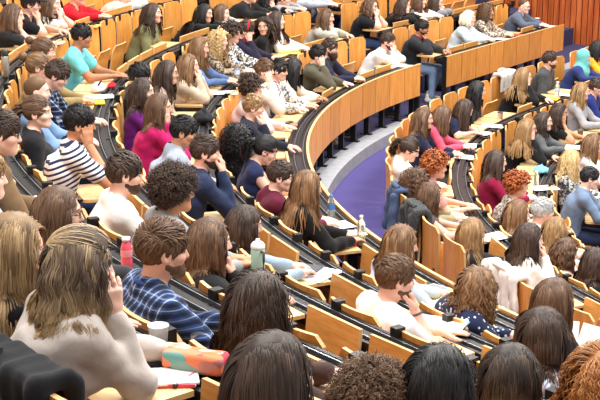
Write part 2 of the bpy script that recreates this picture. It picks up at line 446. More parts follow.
def sim(roots, d0, ds, steps, off, head, body, grav=.38, jit=.05, hinv=None, rot=None, faceguard=True):
    n = len(roots); p = roots.copy(); d = d0.copy(); out = [p.copy()]
    g = np.array([0, 0, -1.]); e = .006
    for i in range(steps):
        d = d*(1 - grav) + g*grav + RNG.normal(0, jit, d.shape)
        d /= np.linalg.norm(d, axis=1, keepdims=True)
        q = p + d*ds
        for fn, o in ((head, off), (body, off*.8 + (.015 if len(roots) < 3000 else .009))):
            f0 = fn(q); m = f0 < o
            if m.any():
                qm = q[m]; fm = f0[m]
                G = np.stack([fn(qm + e*np.eye(3)[a]) - fm for a in range(3)], 1); G /= np.linalg.norm(G, axis=1, keepdims=True) + 1e-9
                q[m] += G*np.clip(o[m] - fm, 0, .03)[:, None]
        if faceguard:
            L = (q - hinv[1]) @ rot          # to head local
            m = (L[:, 1] > .02) & (np.abs(L[:, 0]) < .072 + .02*(L[:, 1] > .05)) & (L[:, 2] < .05)
            if m.any():
                L[m, 0] = np.where(L[m, 0] >= 0, 1, -1)*np.maximum(np.abs(L[m, 0]), .076); L[m, 1] -= .012
                q = np.where(m[:, None], L @ rot.T + hinv[1], q)
        d = q - p; d /= np.linalg.norm(d, axis=1, keepdims=True) + 1e-9
        p = q; out.append(p.copy())
    return np.stack(out, 1)
def clump(paths, k, pull):
    n, m, _ = paths.shape; k = min(k, n); sd = RNG.choice(n, k, replace=False)
    r = paths[:, 0]; near = np.argmin(((r[:, None] - r[sd][None])**2).sum(2), axis=1)
    t = (np.linspace(0, 1, m)**1.3)[None, :, None]*pull
    return paths + (paths[sd][near] - paths)*t, near
def waves(paths, amp, wl, ds, helix=False, cid=None):
    n, m, _ = paths.shape
    if cid is not None:
        kk = cid.max() + 1; ax_ = RNG.normal(0, 1, (kk, 1, 3))[cid] + RNG.normal(0, .15, (n, 1, 3)); ph = RNG.uniform(0, 6.28, (kk, 1))[cid] + RNG.normal(0, .35, (n, 1))
        T = np.gradient(paths, axis=1); T /= np.linalg.norm(T, axis=2, keepdims=True) + 1e-9
        A = np.cross(T, ax_); A /= np.linalg.norm(A, axis=2, keepdims=True) + 1e-9; Bv = np.cross(T, A)
        s = np.arange(m)[None]*ds*2*np.pi/wl + ph; rp = np.clip(np.arange(m)/max(1, m*.35), 0, 1)[None]
        q = paths + A*(np.sin(s)*amp*rp)[..., None]
        return q + Bv*(np.cos(s)*amp*rp)[..., None] if helix else q
    T = np.gradient(paths, axis=1); T /= np.linalg.norm(T, axis=2, keepdims=True) + 1e-9
    A = np.cross(T, RNG.normal(0, 1, (n, 1, 3))); A /= np.linalg.norm(A, axis=2, keepdims=True) + 1e-9
    Bv = np.cross(T, A)
    s = np.arange(m)[None]*ds*2*np.pi/wl + RNG.uniform(0, 6.28, (n, 1))
    ramp_ = np.clip(np.arange(m)/max(1, m*.35), 0, 1)[None]
    q = paths + A*(np.sin(s)*amp*ramp_)[..., None]
    if helix: q = q + Bv*(np.cos(s)*amp*ramp_)[..., None]
    return q
def build_hair(style, color, L, sex, Hr, Ht, body, lod, dist, person):
    """Hr, Ht: head rotation (3x3) and position in the person's frame"""
    fem = 1 if sex == 'f' else 0
    n = {'near': 2400, 'mid': 900, 'far': 340}[lod]; w = {'near': .0054, 'mid': .0095, 'far': .016}[lod]
    if dist < 5.6: n = 3600; w = .004
    cl = 'hi' if lod == 'near' else 'lo'
    mb = MB()
    H = lambda V: V @ Hr.T + Ht
    headf = lambda p: skull(((p - Ht) @ Hr).astype(np.float32), fem)
    ex, ey, ez = Hr[:, 0], Hr[:, 1], Hr[:, 2]
    def sample(n, low=0.):
        V, Q = hair_cap(.004, 0., fem, 'lo', low)
        A = np.linalg.norm(np.cross(V[Q[:,1]] - V[Q[:,0]], V[Q[:,2]] - V[Q[:,0]]), axis=1)
        pk = RNG.choice(len(Q), n, p=A/A.sum()); u = RNG.uniform(0, 1, (n, 2, 1))
        q = V[Q[pk]]; q = (q[:,0]*(1-u[:,0]) + q[:,1]*u[:,0])*(1-u[:,1]) + (q[:,3]*(1-u[:,0]) + q[:,2]*u[:,0])*u[:,1]
        nl = (q - SK_C)/(SK_R**2); nl /= np.linalg.norm(nl, axis=1, keepdims=True)
        return q, nl
    def shell(off, lump, low=0., tint=.35):
        V, Q = hair_cap(off, lump, fem, cl, low); mb.add(H(V), Q, 0, tint)
    def tint(q, c=.48, s=.09):
        if np.isscalar(q): return np.clip(RNG.normal(c, s*1.4, q), 0, 1)
        return np.clip(c + .16*(np.sin(q[:, 0]*90 + 3*np.sin(q[:, 2]*40)) + np.sin(q[:, 1]*70 + 2*np.sin(q[:, 0]*60))) * .7 + RNG.normal(0, s, len(q)), 0, 1)
    if style == 'bald' or style == 'buzz':
        shell(.0015 if style == 'bald' else .004, 0., -.02 if style == 'bald' else 0.)
    elif style == 'short':
        shell(.009, .0015)
        q, nl = sample(int(n*1.2)); top = np.clip((q[:,2] - .045)/.05, 0, 1)[:, None]
        sw = .55 if sum(map(ord, color + person)) % 2 else -.55
        d = top*np.array([sw, .55, 0]) + (1-top)*np.array([0, -.55, -.8]) + RNG.normal(0, .16, q.shape)
        m = 7; ds = (L*.9 + .012)/(m-1); lift = RNG.uniform(.004, .011, len(q)) + top[:, 0]*RNG.uniform(.0, L*.24, len(q)); p_ = q.copy(); out = [q]
        for i in range(1, m):
            nv = (p_ - SK_C)/(SK_R**2); nv /= np.linalg.norm(nv, axis=1, keepdims=True)
            d = d - nv*(d*nv).sum(1, keepdims=True); d /= np.linalg.norm(d, axis=1, keepdims=True) + 1e-9
            d = d + RNG.normal(0, .07, d.shape); p_ = p_ + d*ds
            v = p_ - SK_C; r = np.linalg.norm(v/SK_R, axis=1, keepdims=True)
            lf = (.004 + lift*min(1, i/2.5))[:, None]; p_ = SK_C + v/r*(1 + lf/.088); out.append(p_)
        pl = np.stack(out, 1)
        ribbons(mb, H(pl.reshape(-1, 3)).reshape(pl.shape), w*1.05, tint(q), Ht, 0, .18)
    elif style == 'shortcurly':
        shell(.017, .009)
        q, nl = sample(int(n*1.3)); d0 = (nl + RNG.normal(0, .6, q.shape)); d0 /= np.linalg.norm(d0, axis=1, keepdims=True); d0 = d0 @ Hr.T
        ds = .0055; m = 9
        paths = sim(H(q + nl*.01), d0, ds, m, RNG.uniform(.014, .036, len(q)), headf, body, .05, .3, (0, Ht), Hr, False)
        paths = waves(paths, .006, .028, ds, True)
        ribbons(mb, paths, w*.9, tint(q), Ht)
    elif style in ('long', 'wavy', 'curly', 'bob', 'halfup'):
        shell(.009, .0015)
        q, nl = sample(n)
        sx = np.where(q[:, 0] - .008 + RNG.normal(0, .004, len(q)) >= 0, 1., -1.)[:, None]
        front = np.clip(q[:, 1]/.07, 0, 1)[:, None]; wt = np.clip((q[:, 2] + .0)/.09, 0, 1)[:, None]
        topd = nl*.3 + np.hstack([sx*.9, -.3 - .5*front, 0*sx]); lowd = nl*.5 + np.array([0, -.15, -.8])
        l_d = wt*topd + (1-wt)*lowd; d0 = (l_d/np.linalg.norm(l_d, axis=1, keepdims=True)) @ Hr.T
        vol = {'long': .011, 'bob': .014, 'wavy': .018, 'curly': .024, 'halfup': .008}[style]
        off = RNG.uniform(.006, vol, len(q))
        ds = .02 if lod != 'far' else .03
        tot = L + np.clip((q[:, 2] + .08)*1., 0, .2)*1.1
        steps = int(np.ceil(tot.max()/ds))
        if style == 'curly': ds = .014; steps = int(tot.max()/ds)
        paths = sim(H(q), d0, ds, steps, off, headf, body, .3 if style != 'curly' else .22, .018 if style in ('long','bob','halfup') else .045, (0, Ht), Hr)
        # trim each lock to its own length by resampling
        m = paths.shape[1]; fr = np.clip(tot*RNG.uniform(.86, 1, len(q))/(ds*steps), .1, 1)
        k = np.linspace(0, 1, m)[None]*fr[:, None]*(m-1); i0 = np.clip(k.astype(int), 0, m-2); f = (k - i0)[..., None]
        ar = np.arange(len(q))[:, None]
        paths = paths[ar, i0]*(1-f) + paths[ar, i0+1]*f
        paths, cid = clump(paths, {'wavy': 90, 'curly': 170}.get(style, 80), {'wavy': .5, 'curly': .6, 'halfup': .5}.get(style, .3))
        if style == 'wavy': paths = waves(paths, .010, .11, ds, False, cid)
        if style == 'curly': paths = waves(paths, .010, .055, ds, True, cid)
        if style in ('long', 'bob'): paths = waves(paths, .004, .17, ds, False, cid)
        if style == 'halfup': paths = waves(paths, .009, .15, ds, False, cid)
        ribbons(mb, paths, w*(1.15 if style in ('long', 'bob', 'halfup') else 1.), tint(q), Ht + np.array([0, 0, -.02]), 0, .2, .35)
        if style == 'halfup':            # small gathered twist at the back of the crown
            c = H(np.array([[0, -.112, .062]]))[0]
            q2, _ = sample(260); m2 = (q2[:, 2] > .05); q2 = q2[m2]
            tgt = np.array([0, -.115, .06]); t = np.linspace(0, 1, 8)[None, :, None]
            pl = q2[:, None]*(1-t) + tgt*t
            v = pl - SK_C; r = np.linalg.norm(v/SK_R, axis=2, keepdims=True); pl = SK_C + v/r*(1 + .2 + .02*RNG.random((len(q2), 1, 1)))
            ribbons(mb, H(pl.reshape(-1, 3)).reshape(pl.shape), w, tint(len(q2), .7, .2), Ht)
            tor = MB()
            a = np.linspace(0, 2*np.pi, 13); ring = c + .014*(np.cos(a)[:, None]*ex + np.sin(a)[:, None]*ez)
            tor.tube(ring, .004, 6); person_extra.append(('hair_tie', tor, plain('hair_tie_grey', (150,158,168), .5)))
    elif style in ('pony', 'bun'):
        shell(.007, .001)
        tgt = np.array([0, -.116, .03 if style == 'pony' else .075])
        q, nl = sample(n); t = np.linspace(0, 1, 9)[None, :, None]
        pl = q[:, None]*(1-t) + tgt*t
        v = pl - SK_C; r = np.linalg.norm(v/SK_R, axis=2, keepdims=True)
        pl = SK_C + v/np.maximum(r, .2)*(1.08 + RNG.uniform(0, .1, (len(q), 1, 1)))
        lead = (1 - np.linspace(0, 1, 9))**2
        ribbons(mb, H(pl.reshape(-1, 3)).reshape(pl.shape), w, tint(q), Ht)
        if style == 'pony':
            k = max(60, n//4); q2 = tgt + RNG.normal(0, .014, (k, 3)); d0 = np.tile(unit(-ey*.9 + ez*.1), (k, 1)) + RNG.normal(0, .2, (k, 3)); d0 /= np.linalg.norm(d0, axis=1, keepdims=True)
            ds = .02; st = int(L/ds)
            paths = sim(H(q2), d0, ds, st, RNG.uniform(.004, .03, k), headf, body, .3, .06, (0, Ht), Hr, False)
            paths = waves(paths, .012 if person == 'whitecurl' else .006, .08, ds, person == 'whitecurl')
            ribbons(mb, paths, w*1.2, tint(k), H(tgt[None])[0] + np.array([0, 0, -.1]))
        else:
            c = SK_C + (tgt - SK_C)*1.28
            V, Q = uv_sphere(c, .034, 12, 8); V = V + wob(V.astype(np.float32), 180, .005)[:, None]; mb.add(H(V), Q, 0, .4)
            k = n//5; a = RNG.uniform(0, 6.28, (k, 1)) + np.linspace(0, 2.6, 8)[None]; b = RNG.uniform(-1.2, 1.2, (k, 1)) + 0*a
            pl = c + .038*np.stack([np.cos(a)*np.cos(b), np.sin(a)*np.cos(b), np.sin(b)], 2)
            ribbons(mb, H(pl.reshape(-1, 3)).reshape(pl.shape), w, tint(k), H(c[None])[0])
    return mb
PEOPLE_TXT = """
# id x y row sex hair color len | garment color sleeve pattern | pose | extras | who | more
greytee;14;15;R4;f;long;br;0.16;t_shirt;45,46,50;s;plain;cheekR;;person in charcoal printed T-shirt at upper left;hand pressed to cheek
blackcap;31;4;R4;m;short;dbr;.05;t_shirt;26,26,30;s;plain;chinR;cap;person in black T-shirt and cap at upper left;hand at the mouth
whitetop;52;3;R4;f;long;br;0.20;t_shirt;232,228,226;s;plain;both;;person in white T-shirt left of red sweater;hands clasped before the face
redsw;78;-5;R4;m;short;dbr;.05;sweater;196,22,38;l;plain;desk;;person in bright red sweater at the top edge;head cut off by the frame
whiteshirt;127;-6;R4;m;short;dbr;.05;shirt;226,220,210;l;plain;both;;person in cream white shirt at the top edge;head cut off, hands raised together
olive;153;13;R3;f;long;dbr;0.25;jacket;122,124,88;l;plain;lap;;person in olive green jacket;sitting upright at the upper rows
teal;82;36;R3;m;short;blk;.06;t_shirt;112,200,212;s;plain;desk;;person in light turquoise T-shirt;arms stretched over the desk
bunA;44;51;R3;f;bun;br;.1;shirt;150,130,90;l;plain;desk;;person half hidden behind the navy plaid shirt;only the top of the head in view
bunB;39;67;R3;f;bun;lbr;.1;shirt;176,160,110;l;plain;desk;;person in khaki top behind the close-cropped head;looking to the right
plaidblue;57;75;R3;m;short;dbr;.06;shirt;44,58,96;l;plaid;write;;person in navy plaid shirt at the left rows;leaning over a cluttered desk
buzz;37;91;R3;m;buzz;lbr;.02;shirt;120,150,190;l;plain;desk;;person in pale blue checked shirt with close-cropped head;partly hidden behind black T-shirt
blackback;140;76;R2;m;short;blk;.07;jacket;40,40,44;l;plain;desk;;person in dark jacket in front of the purple top;seen as a dark head
purple;143;91;R2;f;long;dbr;0.20;sweater;108,34,120;l;plain;desk;;person in purple top;upright with head turned right
blackhair;205;13;R3;f;long;blk;0.33;sweater;24,28,28;l;plain;desk;;person in black sweater bending forward near the top;turned away to the right
brownlong;222;13;R3;f;long;br;0.29;shirt;190,180,176;l;plain;chinR;;person behind the black sweater near the top;hand by the chin
leather;250;-6;R3;m;short;dbr;.05;jacket;28,28,30;l;plain;desk;;person in black leather jacket at the top edge;head cut off by the frame
blk2;268;-4;R3;f;long;blk;0.16;jacket;24,24,28;l;plain;chinR;;person in black jacket right of the leather jacket;hand at the face
greyC;284;-2;R3;m;short;br;.05;shirt;150,152,158;l;plain;desk;;person in light grey shirt at the top edge;leaning on the desk
whitelong;277;20;R2;f;long;dbr;0.33;blouse;238,232,230;l;plain;desk;;person in white blouse beside the black sweater;leaning to the desk
turned;264;26;R2;f;wavy;dbr;0.20;sweater;28,26,28;l;plain;lap;turn;person in black sweater turned toward the red headband;looking back over the shoulder
headband;246;30;R2;f;short;dbr;.08;jacket;34,32,50;l;plain;cheekR;headband,scarf;person with red headband and maroon scarf;hand at the cheek
darkcurl;232;33;R2;f;shortcurly;dbr;.1;blouse;60,58,60;l;pattern;desk;;person in black and white patterned blouse;between headband and animal-print top
blondcurl;219;40;R2;f;curly;bl;0.20;blouse;170,152,130;l;pattern;desk;;person in beige animal-print top;leaning on the desk
denimw;200;47;R2;f;long;lbr;0.25;shirt;84,106,148;l;plain;desk;;person in blue denim shirt in the upper rows;arms on the desk
beige;189;65;R2;f;long;lbr;0.18;sweater;196,176,156;l;plain;both;;person in beige knit sweater;both hands at the cheeks
glasscard;168;72;R2;f;long;dbr;0.26;cardigan;176,158,142;l;plain;lap;glasses;person in taupe cardigan and glasses;sitting back at the aisle side
shortb;265;70;R1;m;short;br;.06;sweater;206,196,186;l;plain;cheekR;;person in pale sweater behind the front panel row;hand against the head
bw;279;70;R1;f;short;blk;.09;blouse;226,226,230;l;pattern;desk;;person in white blouse with black print;bending over the desk
cream;294;68;R1;f;long;blk;0.20;sweater;216,204,188;l;plain;write;;person in cream sweater writing in the first row;head lowered
curlm;252;88;R1;m;shortcurly;dbr;.06;shirt;214,190,190;l;plain;cheekR;;person in pale pink shirt with raised arm;hand behind the ear
greyhood;310;-9;R3;m;short;br;.05;hoodie;178,184,196;l;plain;desk;hood;person in light grey hoodie at the top edge;head cut off by the frame
knit;327;17;R2;f;bob;br;.16;sweater;170,170,160;l;plain;chinR;;person in grey melange knit sweater;resting chin on hand
polo;371;6;R2;m;wavy;br;0.11;polo_shirt;30,30,34;s;plain;both;glasses;person in black polo shirt and glasses;hands folded before the mouth
blk3;404;5;R2;f;long;dbr;0.20;sweater;22,22,24;l;plain;cheekR;;person in black sweater at the top row;leaning the head on a hand
whl;420;0;R2;f;long;br;0.33;blouse;232,226,224;l;plain;desk;;person in white blouse in the top row;arms on the desk
gr3;437;2;R2;f;long;dbr;0.25;shirt;126,130,138;l;plain;both;;person in grey top ending the top row;hands at the face
greyman;388;41;R1;m;short;dbr;.04;shirt;206,208,212;l;plain;both;beard;person in light grey shirt behind the curved front panel;leaning on folded hands
jacketred;422;28;R1;m;short;blk;.05;jacket;44,44,48;l;plain;chinR;beard,redcollar,jeans;person in black jacket with red collar and jeans;beside the stair gap
olivehood;318;55;R1;m;short;blk;.06;hoodie;84,80,66;l;plain;cheekR;glasses,hood;person in olive grey hoodie and glasses;leaning the cheek on a hand
bigbeard;330;48;R1;m;short;dbr;.06;sweater;34,36,60;l;plain;desk;bigbeard,glasses;person in navy sweater next to olive hoodie;arms folded on the desk
lightblue;469;18;R1;f;bob;plat;.04;jacket;196,216,232;l;plain;desk;;person in pale blue jacket behind the long front panel;looking right
curlpat;487;11;R1;f;curly;br;0.13;blouse;200,184,170;l;pattern;desk;;person in cream and brown patterned blouse;forearms on the desk
bald;524;6;R1;m;bald;br;.01;sweater;88,98,116;l;plain;desk;glasses;person in slate blue sweater by the slatted wall;arms crossed on the desk
hijab;584;57;B0;f;hijab;teal;.1;jacket;44,58,110;l;plain;desk;;person in turquoise headscarf;wearing a blue garment near the right edge
yellow;598;48;B0;f;long;blk;0.16;sweater;236,164,44;l;plain;desk;;person in yellow orange top at the right edge;cut off by the frame
dark478;478;90;B0;f;long;blk;0.20;jacket;38,36,42;l;plain;lap;;person in dark jacket left of the pale grey coat;head turned right
blond525;524;76;B0;f;long;dbl;.34;sweater;24,24,26;l;plain;cheekR;;person in black sweater beside the pale grey coat;hand over the mouth
beardjack;550;60;B0;m;short;dbr;.06;jacket;70,72,74;l;plain;lap;beard;person in dark grey jacket behind the water bottle;looking right
blond583;582;91;B1;f;long;dbl;0.20;hoodie;160,160,166;l;plain;desk;hood;person in grey hoodie near the right edge;forearms on the desk
blue597;597;87;B1;m;short;dbr;.05;jacket;34,44,110;l;plain;desk;;person in royal blue jacket at the right edge;cut off by the frame
ponyblack;38;112;R3;f;pony;br;.2;t_shirt;34,34,38;s;plain;lap;;person in black T-shirt left of the striped polo;sitting upright in profile
stripes;80;123;R3;m;short;blk;.06;polo_shirt;236,236,240;s;stripe;cheekR;;person in navy and white striped polo shirt;hunched with head on hand
leftglas;2;133;R4;m;short;dbr;.05;sweater;120,96,70;l;plain;desk;glasses;person with black glasses at the left edge;half cut by the frame
whiteT;125;174;R3;m;short;dbr;.07;t_shirt;238,236,234;s;plain;desk;beard;person in white T-shirt below the striped polo;seen from behind
left;-14;176;R4;m;short;dbl;.05;hoodie;196,202,212;l;plain;desk;hood;person in pale grey hoodie at the left edge;mostly outside the frame
magenta;160;107;R2;f;long;br;0.16;sweater;186,30,98;l;plain;cheekR;;person in magenta sweater;hands at the chin
greyman2;184;132;R2;m;short;blk;.06;sweater;160,168,186;l;plain;desk;;person in lavender grey sweater;leaning onto the desk
navybeard;206;152;R2;m;short;dbr;.05;shirt;38,48,76;l;plain;both;beard,watch;person in navy shirt with both hands at the mouth;elbows on the desk
curlgrey;175;191;R3;m;shortcurly;dbr;.07;sweater;150,152,154;l;plain;desk;;person in mid grey sweater behind the navy shirt;facing away
blackcurl;238;138;R1;f;curly;blk;.28;jacket;30,30,34;l;plain;desk;;person in black jacket left of the sleeveless top;seen from behind
blondman;254;107;R1;m;short;dbl;.05;sweater;34,36,52;l;plain;chinR;;person in dark navy sweater with fist at mouth;in the first row
sleeveless;266;150;R1;f;pony;blk;.2;blouse;36,44,78;n;plain;desk;;person in sleeveless navy top;head low
burg;281;176;R1;m;short;dbr;.03;hoodie;92,26,48;l;plain;desk;hood,glasses;person in burgundy hoodie;face turned right
longblack;308;186;R1;f;long;lbr;.36;cardigan;24,24,26;l;plain;desk;;person in black cardigan with hands on the desk;leaning beside the clear bottles
whitecurl;410;149;B0;f;pony;dbr;.2;t_shirt;240,236,232;s;plain;desk;;person in white T-shirt by the purple aisle;head bowed in profile
navyw;424;118;B0;f;long;br;0.20;jacket;36,40,66;l;plain;desk;;person in dark navy jacket at the aisle;head turned away
pinkw;443;116;B0;f;long;br;0.16;blouse;226,88,116;l;plain;write;;person in coral pink blouse;bent over writing
orangecurl;436;166;B0;f;shortcurly;gin;.08;blouse;206,150,140;s;plain;desk;;person in dusty pink top beside white T-shirt;seen from behind
browncurl;416;182;B0;f;curly;br;0.10;jacket;150,140,110;l;plain;desk;;person in khaki jacket behind the dark tweed coat;seen from behind
bare;431;195;B0;f;bob;br;.15;blouse;90,84,88;n;plain;desk;;person with bare shoulders beside the tweed coat;seen from behind
navy464;465;109;B0;f;long;dbr;0.20;t_shirt;34,38,64;s;plain;write;;person in navy T-shirt writing on white sheets;head lowered
blondglas;528;128;B1;f;long;dbl;.34;cardigan;24,24,26;l;plain;cheekR;glasses;person in black cardigan and glasses;chin in hand, elbow on the desk
greysmile;544;121;B1;f;long;dbr;0.18;sweater;96,98,102;l;plain;desk;;person in dark grey sweater between two black tops;leaning forward
blackchin;560;112;B1;f;long;dbr;0.20;t_shirt;28,28,30;s;plain;cheekR;;person in black T-shirt holding the chin;bare forearm upright
burgw;497;161;B1;f;long;dbr;0.18;sweater;140,26,64;l;plain;desk;;person in raspberry red sweater;head turned right
ginger;518;185;B1;f;shortcurly;gin;.1;blouse;190,180,170;l;pattern;desk;;person in speckled top beside raspberry sweater;seen from behind
blond573;572;160;B2;f;wavy;bl;0.21;blouse;70,64,62;l;pattern;desk;;person in dark mottled blouse near the right edge;looking right
lb594;594;143;B2;f;long;lbr;0.20;blouse;230,226,222;l;plain;desk;;person in white blouse at the right edge;cut off by the frame
denim;590;178;B2;m;short;blk;.04;shirt;112,132,160;l;plain;desk;;person in faded denim shirt at the right edge;leaning forward over the desk
greyhair;543;211;B1;m;short;gry;.05;shirt;200,190,180;l;plain;desk;;person in pale shirt right of the cream knit cardigan;seen from behind
lb520;519;212;B1;f;long;lbr;0.25;cardigan;222,204,190;l;plain;desk;;person in cream knit cardigan behind the white sweater;seen from behind
grlong;473;232;B0;f;long;dbl;0.28;jacket;40,40,44;l;plain;desk;;person in dark top left of the white sweater;hidden by tall seat backs
sweater;530;238;B0;f;long;dbr;0.18;sweater;238,232,224;l;plain;both;;person in loose white sweater;hands raised to the chin
blondgl557;557;230;B1;f;long;dbl;0.20;cardigan;216,196,186;l;plain;desk;glasses;person in pale pink cardigan and glasses;in front of the loose white sweater
curly567;566;252;B1;f;wavy;br;0.11;blouse;226,186,170;s;plain;desk;;person in peach short-sleeved top;forearms on the desk
dark596;597;262;B1;f;bob;dbr;.16;t_shirt;30,30,32;s;plain;desk;;person in black T-shirt at the lower right edge;cut off by the frame
curlydots;478;287;R1;f;wavy;lbr;0.13;blouse;38,46,78;l;dots;write;;person in navy dotted blouse;writing, seen from behind
br556;556;299;R1;f;long;br;0.21;jacket;26,26,28;l;plain;desk;;person in black jacket holding white pages;lower right rows
glass60;60;212;R4;f;long;br;0.18;sweater;60,60,64;l;plain;desk;glasses;person in dark top and thin glasses at the left;profile behind two foreground heads
blondleft;15;247;R5;f;long;dbl2;.34;jacket;22,22,24;l;plain;cheekR;;person in black at the lower left edge;seen from behind in the foreground
front;82;264;R5;f;halfup;ombl;.17;sweater;196,186,180;l;plain;cheekR;fwd;person in pale grey ribbed sweater in the foreground;elbow on the desk, hand at cheek
plaid;163;250;R4;m;short;br;.07;shirt;58,84,140;l;plaid;desk;beard;person in blue plaid shirt in the foreground;seen from behind
longhair;211;241;R3;m;long;br;0.13;shirt;30,30,32;l;plain;chinR;beard;person in black shirt left of the mint tumbler;profile with hand at the chin
brown246;246;224;R2;f;long;dbr;0.18;blouse;150,170,190;l;plain;desk;;person in pale blue top behind the black shirt;back of the head in view
big;262;304;R4;f;wavy;dbr;.34;sweater;70,50,46;l;plain;desk;;person in the foreground right of the blue plaid shirt;back turned to the camera
w402;402;243;R1;f;bob;lbr;.16;blouse;196,212,232;l;plain;desk;;person in pale blue blouse behind the bearded white T-shirt;seen from behind
wbeard;396;278;R2;m;short;br;.04;t_shirt;238,236,238;s;plain;chinR;beard,watch;person in white T-shirt in the middle foreground;hand at the mouth, wearing a wristband
bottom;276;376;R5;f;long;dbr;.3;sweater;60,50,50;l;plain;desk;;person at the bottom edge right of the pencil case;only the head in view
curlbot;375;406;R4;m;shortcurly;br;.06;sweater;80,80,90;l;plain;desk;;person at the bottom edge with short curls;only the crown in view
blackbot;443;382;R4;f;bob;blk;.14;sweater;36,36,44;l;plain;desk;glasses;person with glasses at the bottom edge;only the head in view
ombre;514;374;R3;f;long;ombr;0.21;sweater;40,38,40;l;plain;desk;;person in dark sweater at the bottom edge;seen from behind
brown545;545;332;R2;f;long;dbr;0.23;shirt;216,222,234;l;pinstripe;desk;;person in white and blue pinstriped shirt;lower right, seen from behind
gingbot;608;381;R3;f;curly;gind;0.23;blouse;120,100,90;l;plain;desk;;person at the lower right corner;cut off by the frame
"""
# ------------------------------------------------------------------ people data
PEOPLE = []
for line in PEOPLE_TXT.strip().split('\n'):
    if line.startswith('#'): continue
    a = line.split(';')
    PEOPLE.append(dict(id=a[0], x=float(a[1]), y=float(a[2]), row=(a[3][0], int(a[3][1])), sex=a[4], hair=a[5], hc=a[6], hl=float(a[7]), top=a[8],
                       col=tuple(int(v) for v in a[9].split(',')), sl=a[10], pat=a[11], pose=a[12], ex=[e for e in a[13].split(',') if e], who=a[14], more=a[15]))
def project(p):
    c, s = math.cos(PITCH), math.sin(PITCH); y, z = p[1], p[2] - CAMZ
    d = y*c - z*s
    if d < .3: return None
    return 300 + FPX*p[0]/d, 200 - FPX*(y*s + z*c)/d
def floor_of(t, k):
    return Z0 + (k-1)*DZ - .76 if t == 'R' else ZB0 - (k+1)*DZB - .76
def rz_seat(s, R, n): return math.atan2(n[1], n[0]) - math.pi/2
SEATS = {}                        # (t,k) -> list of [s, person or None]
for p in PEOPLE:
    t, k = p['row']; R, z = row_rz(t, k)
    d = ray(p['x'], p['y']); best = None
    for T in np.linspace(1.5, 30, 6000):
        q = d*T; r, s = inv(q[0], q[1])
        e = ((r - R + .325)/.11)**2 + ((q[2] + CAMZ - z - .15)/.07)**2
        if best is None or e < best[0]: best = (e, q + np.array([0, 0, CAMZ]), s*R/r if s < 0 else s)
    p['head'] = best[1]; p['s'] = best[2]; p['dist'] = float(np.linalg.norm(best[1] - np.array([0, 0, CAMZ])))
PITCH_SEAT = .484
def visible(t, k, s):
    R, z = row_rz(t, k); x, y, n = pos(R, s)
    for dz in (.0, .5):
        for dy in (0, .45):
            q = project((x + n[0]*dy, y + n[1]*dy, z - .3 + dz))
            if q and -45 < q[0] < 645 and -30 < q[1] < 440: return True
    return False
for t, ks in (('R', range(1, 6)), ('B', range(0, 3))):
    for k in ks:
        R, z = row_rz(t, k)
        occ = sorted([p for p in PEOPLE if p['row'] == (t, k)], key=lambda p: p['s'])
        S = [p['s'] for p in occ]
        near_pairs = {('plaid', 'big'): .99}
        S = [(-.24 if 0 > v > -.24 else v) if not (-.24 < v < GAP + .24) else v for v in S]
        for it in range(300):
            for i in range(len(S) - 1):
                dlt = near_pairs.get((occ[i+1]['id'], occ[i]['id']), .475) - (S[i+1] - S[i])
                if dlt > 0:
                    a_, b_ = occ[i]['id'], occ[i+1]['id']; f_ = .5
                    if a_ == 'front': f_ = 0.
                    if b_ == 'front': f_ = 1.
                    S[i] -= dlt*f_; S[i+1] += dlt*(1 - f_)
            for i in range(len(S)):
                if -.24 < S[i] < GAP + .24 and t == 'R': S[i] = -.24 if S[i] < GAP*.55 else GAP + .24
        S = [v - (.17 if p['id'] == 'sweater' else 0) for v, p in zip(S, occ)]
        lst = [[s, p] for s, p in zip(S, occ)]
        for lo, hi in (((math.radians(-84.5))*R, 0.), (GAP, 5.24)) if t == 'R' else (((math.radians(-84.5))*R, 5.24),):
            anc = [s for s in S if lo < s < hi]
            ed = [lo] + [v for s in anc for v in (s - PITCH_SEAT/2, s + PITCH_SEAT/2)] + [hi]
            for a, b in zip(ed[::2], ed[1::2]):
                n = int((b - a)/PITCH_SEAT + .15)
                for j in range(n):
                    s = a + (b - a)*(j + .5)/n
                    if visible(t, k, s): lst.append([s, None])
        lst.sort(key=lambda q: q[0]); SEATS[t, k] = lst
